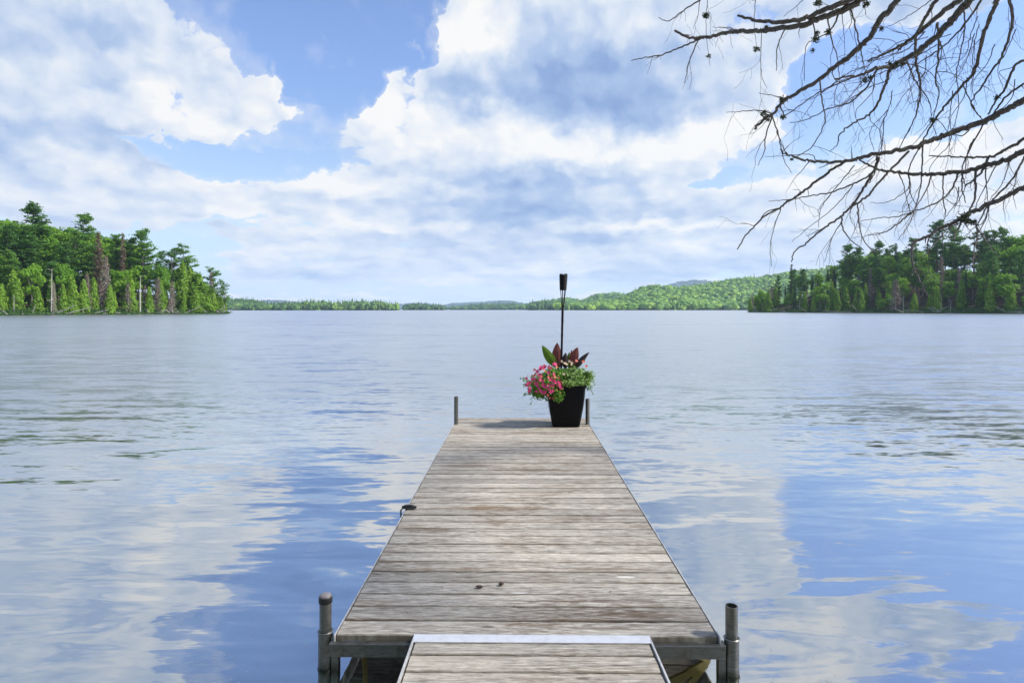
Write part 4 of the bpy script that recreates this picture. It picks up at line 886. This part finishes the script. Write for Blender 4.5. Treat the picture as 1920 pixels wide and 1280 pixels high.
def puff(vec,sc,det):      # rounded lobes with creases between them
    o=n.new('ShaderNodeTexVoronoi',feature='SMOOTH_F1',voronoi_dimensions='2D'); n.set(o.inputs['Vector'],vec); o.inputs['Scale'].default_value=sc
    o.inputs['Detail'].default_value=det; o.inputs['Roughness'].default_value=.5; o.inputs['Smoothness'].default_value=.6; return n.math('SUBTRACT',.75,o.outputs['Distance'])
fb=n2(q2,2.6,5,.55); fs=n2(n.vm('ADD',q2,up),2.6,4,.5); pf=puff(q2,6.,1.); pfs=puff(n.vm('ADD',q2,(.016,.028,0)),6.,0.); fine=n2(q2,26.,3,.6)
COV=[(10,90,440,200,1.2),(350,190,190,68,1.2,-8),(120,345,330,60,1.1),(370,358,72,38,1.),(438,426,36,13,.9),(560,28,46,12,.75),(520,150,22,40,.6,0),
 (930,50,110,100,1.3),(1150,70,340,200,1.3),(800,160,75,34,1.1,20),(790,240,190,44,1.2,-8),(1000,330,380,110,1.2),(600,372,170,44,.9),(1150,440,860,70,.95),(1150,520,900,36,.7),(1430,130,60,120,.8),
 (1720,0,330,70,1.2),(1770,310,330,80,1.2,0),(560,495,170,34,.85),(1000,-330,420,140,1.),(1450,-130,250,140,1.),(60,-220,330,170,1.),(-500,100,400,300,1.),(2500,150,450,300,1.),(757,99,14,9,.7),(250,560,500,40,.35),(120,430,420,40,.55),(900,565,1200,12,.3)]
NEG=[(1670,165,235,80,-1.4),(1345,330,34,14,-1.1),(320,480,150,62,-.95),(430,405,70,26,-.5),(640,120,120,110,-.7),(440,285,200,20,-1.,8),(690,-200,170,230,-.9),(1900,-160,260,90,-.7)]
cov=n.math('ADD',field(COV),field(NEG))
back=n.mr(n.math('ABSOLUTE',az),.85,1.5,0,1); gen=n.math('MULTIPLY',back,n.mr(n2(q,1.2,2),.42,.6,0,.9)); cov=n.math('MAXIMUM',n.math('MINIMUM',cov,1.05),gen)
dens=n.math('ADD',cov,n.math('ADD',n.math('ADD',n.math('MULTIPLY',n.math('SUBTRACT',fb,.5),1.0),n.math('MULTIPLY',n.math('SUBTRACT',pf,.45),.42)),n.math('MULTIPLY',n.math('SUBTRACT',fine,.5),.32)))
alpha=n.mr(dens,.42,.64,0,1,True); veil=n.mr(dens,-.1,.6,0,.32,True); alpha=n.math('MAXIMUM',alpha,veil)
# self-shading of the cloud banks: thick middles and undersides dark, thin rims and tops bright
BR=[(1090,185,330,66,-.38),(1230,90,220,90,-.2),(990,140,170,70,-.12),(1030,375,290,46,-.5),(30,250,420,70,-.28),(90,60,260,70,-.22),(310,345,80,34,-.2),(1260,508,260,22,-.28),(800,478,200,18,-.22),(1060,450,280,14,-.22),(560,512,120,12,-.22),(300,455,260,30,-.1),(1650,20,340,50,-.25),(1650,440,260,44,-.15),(1420,-60,230,150,.15),(60,-200,340,150,-.25),
 (885,60,60,70,.4),(765,170,60,28,.3,25),(830,232,230,26,.35,-4),(1130,268,240,26,.4),(390,200,180,45,.25,-15),(1250,362,100,28,.3),(1240,424,170,12,.4),(400,358,60,36,.25),(870,535,50,12,.3),(660,345,190,22,.3),(690,425,200,16,.28),(1090,503,120,10,.28),(590,478,120,14,.25),(180,325,180,24,.28),(1700,240,200,30,.2),(1400,230,150,70,.2),(1750,290,260,46,.2)]
br=field(BR,1.7)
rel=n.math('ADD',n.math('MULTIPLY',n.math('SUBTRACT',fb,fs),1.05),n.math('MULTIPLY',n.math('SUBTRACT',pf,pfs),.5)); rel=n.math('MULTIPLY',rel,n.mr(el,.0,.2,.75,1.))
thick=n.mr(dens,.45,1.5,.14,-.16)
shade=n.math('ADD',n.math('ADD',n.math('ADD',br,rel),thick),.745)
cloud=n.ramp(n.mr(shade,-.25,1.),[(0,(.23,.35,.65)),(.2,(.28,.41,.70)),(.44,(.44,.57,.81)),(.7,(.73,.80,.91)),(.95,(.98,.97,.95))])
skyc=n.vm('MULTIPLY',sky.outputs[0],n.mix(n.mr(el,.08,.36),(1,1,1),(1.22,1.23,1.42)))
skyc=n.mix(n.mr(el,.30,.0,0,.85),skyc,(4.2,5.3,6.5)); colr=n.mix(alpha,skyc,n.vm('SCALE',cloud,scale=6.3)); n.set(bg.inputs[0],colr)
w.cycles.sampling_method='MANUAL'; w.cycles.sample_map_resolution=1024

sl=D.lights.new('sun','SUN'); sl.energy=4.2; sl.angle=math.radians(5.); sl.color=(1,.95,.87); so=D.objects.new('sun',sl); COL.objects.link(so)
dv=Vector((math.sin(SUN_AZ)*math.cos(SUN_EL),math.cos(SUN_AZ)*math.cos(SUN_EL),math.sin(SUN_EL))); so.rotation_euler=dv.to_track_quat('Z','Y').to_euler()
# ------------------------------------------------------------ camera
cd=D.cameras.new('camera'); cam=D.objects.new('camera',cd); COL.objects.link(cam); S.camera=cam
cam.location=(0,0,CZ); cam.rotation_euler=(math.radians(90),0,0); cd.sensor_width=36; cd.lens=36*F/1920; cd.shift_y=-60/1920; cd.clip_start=.05; cd.clip_end=20000
S.render.engine='CYCLES'; S.render.resolution_x=1024; S.render.resolution_y=682
S.view_settings.view_transform='Standard'; S.view_settings.look='None'; S.view_settings.gamma=1; S.view_settings.exposure=.40
S.cycles.volume_bounces=1; S.cycles.max_bounces=6; S.cycles.diffuse_bounces=2; S.cycles.glossy_bounces=3; S.cycles.transmission_bounces=3; S.cycles.transparent_max_bounces=8
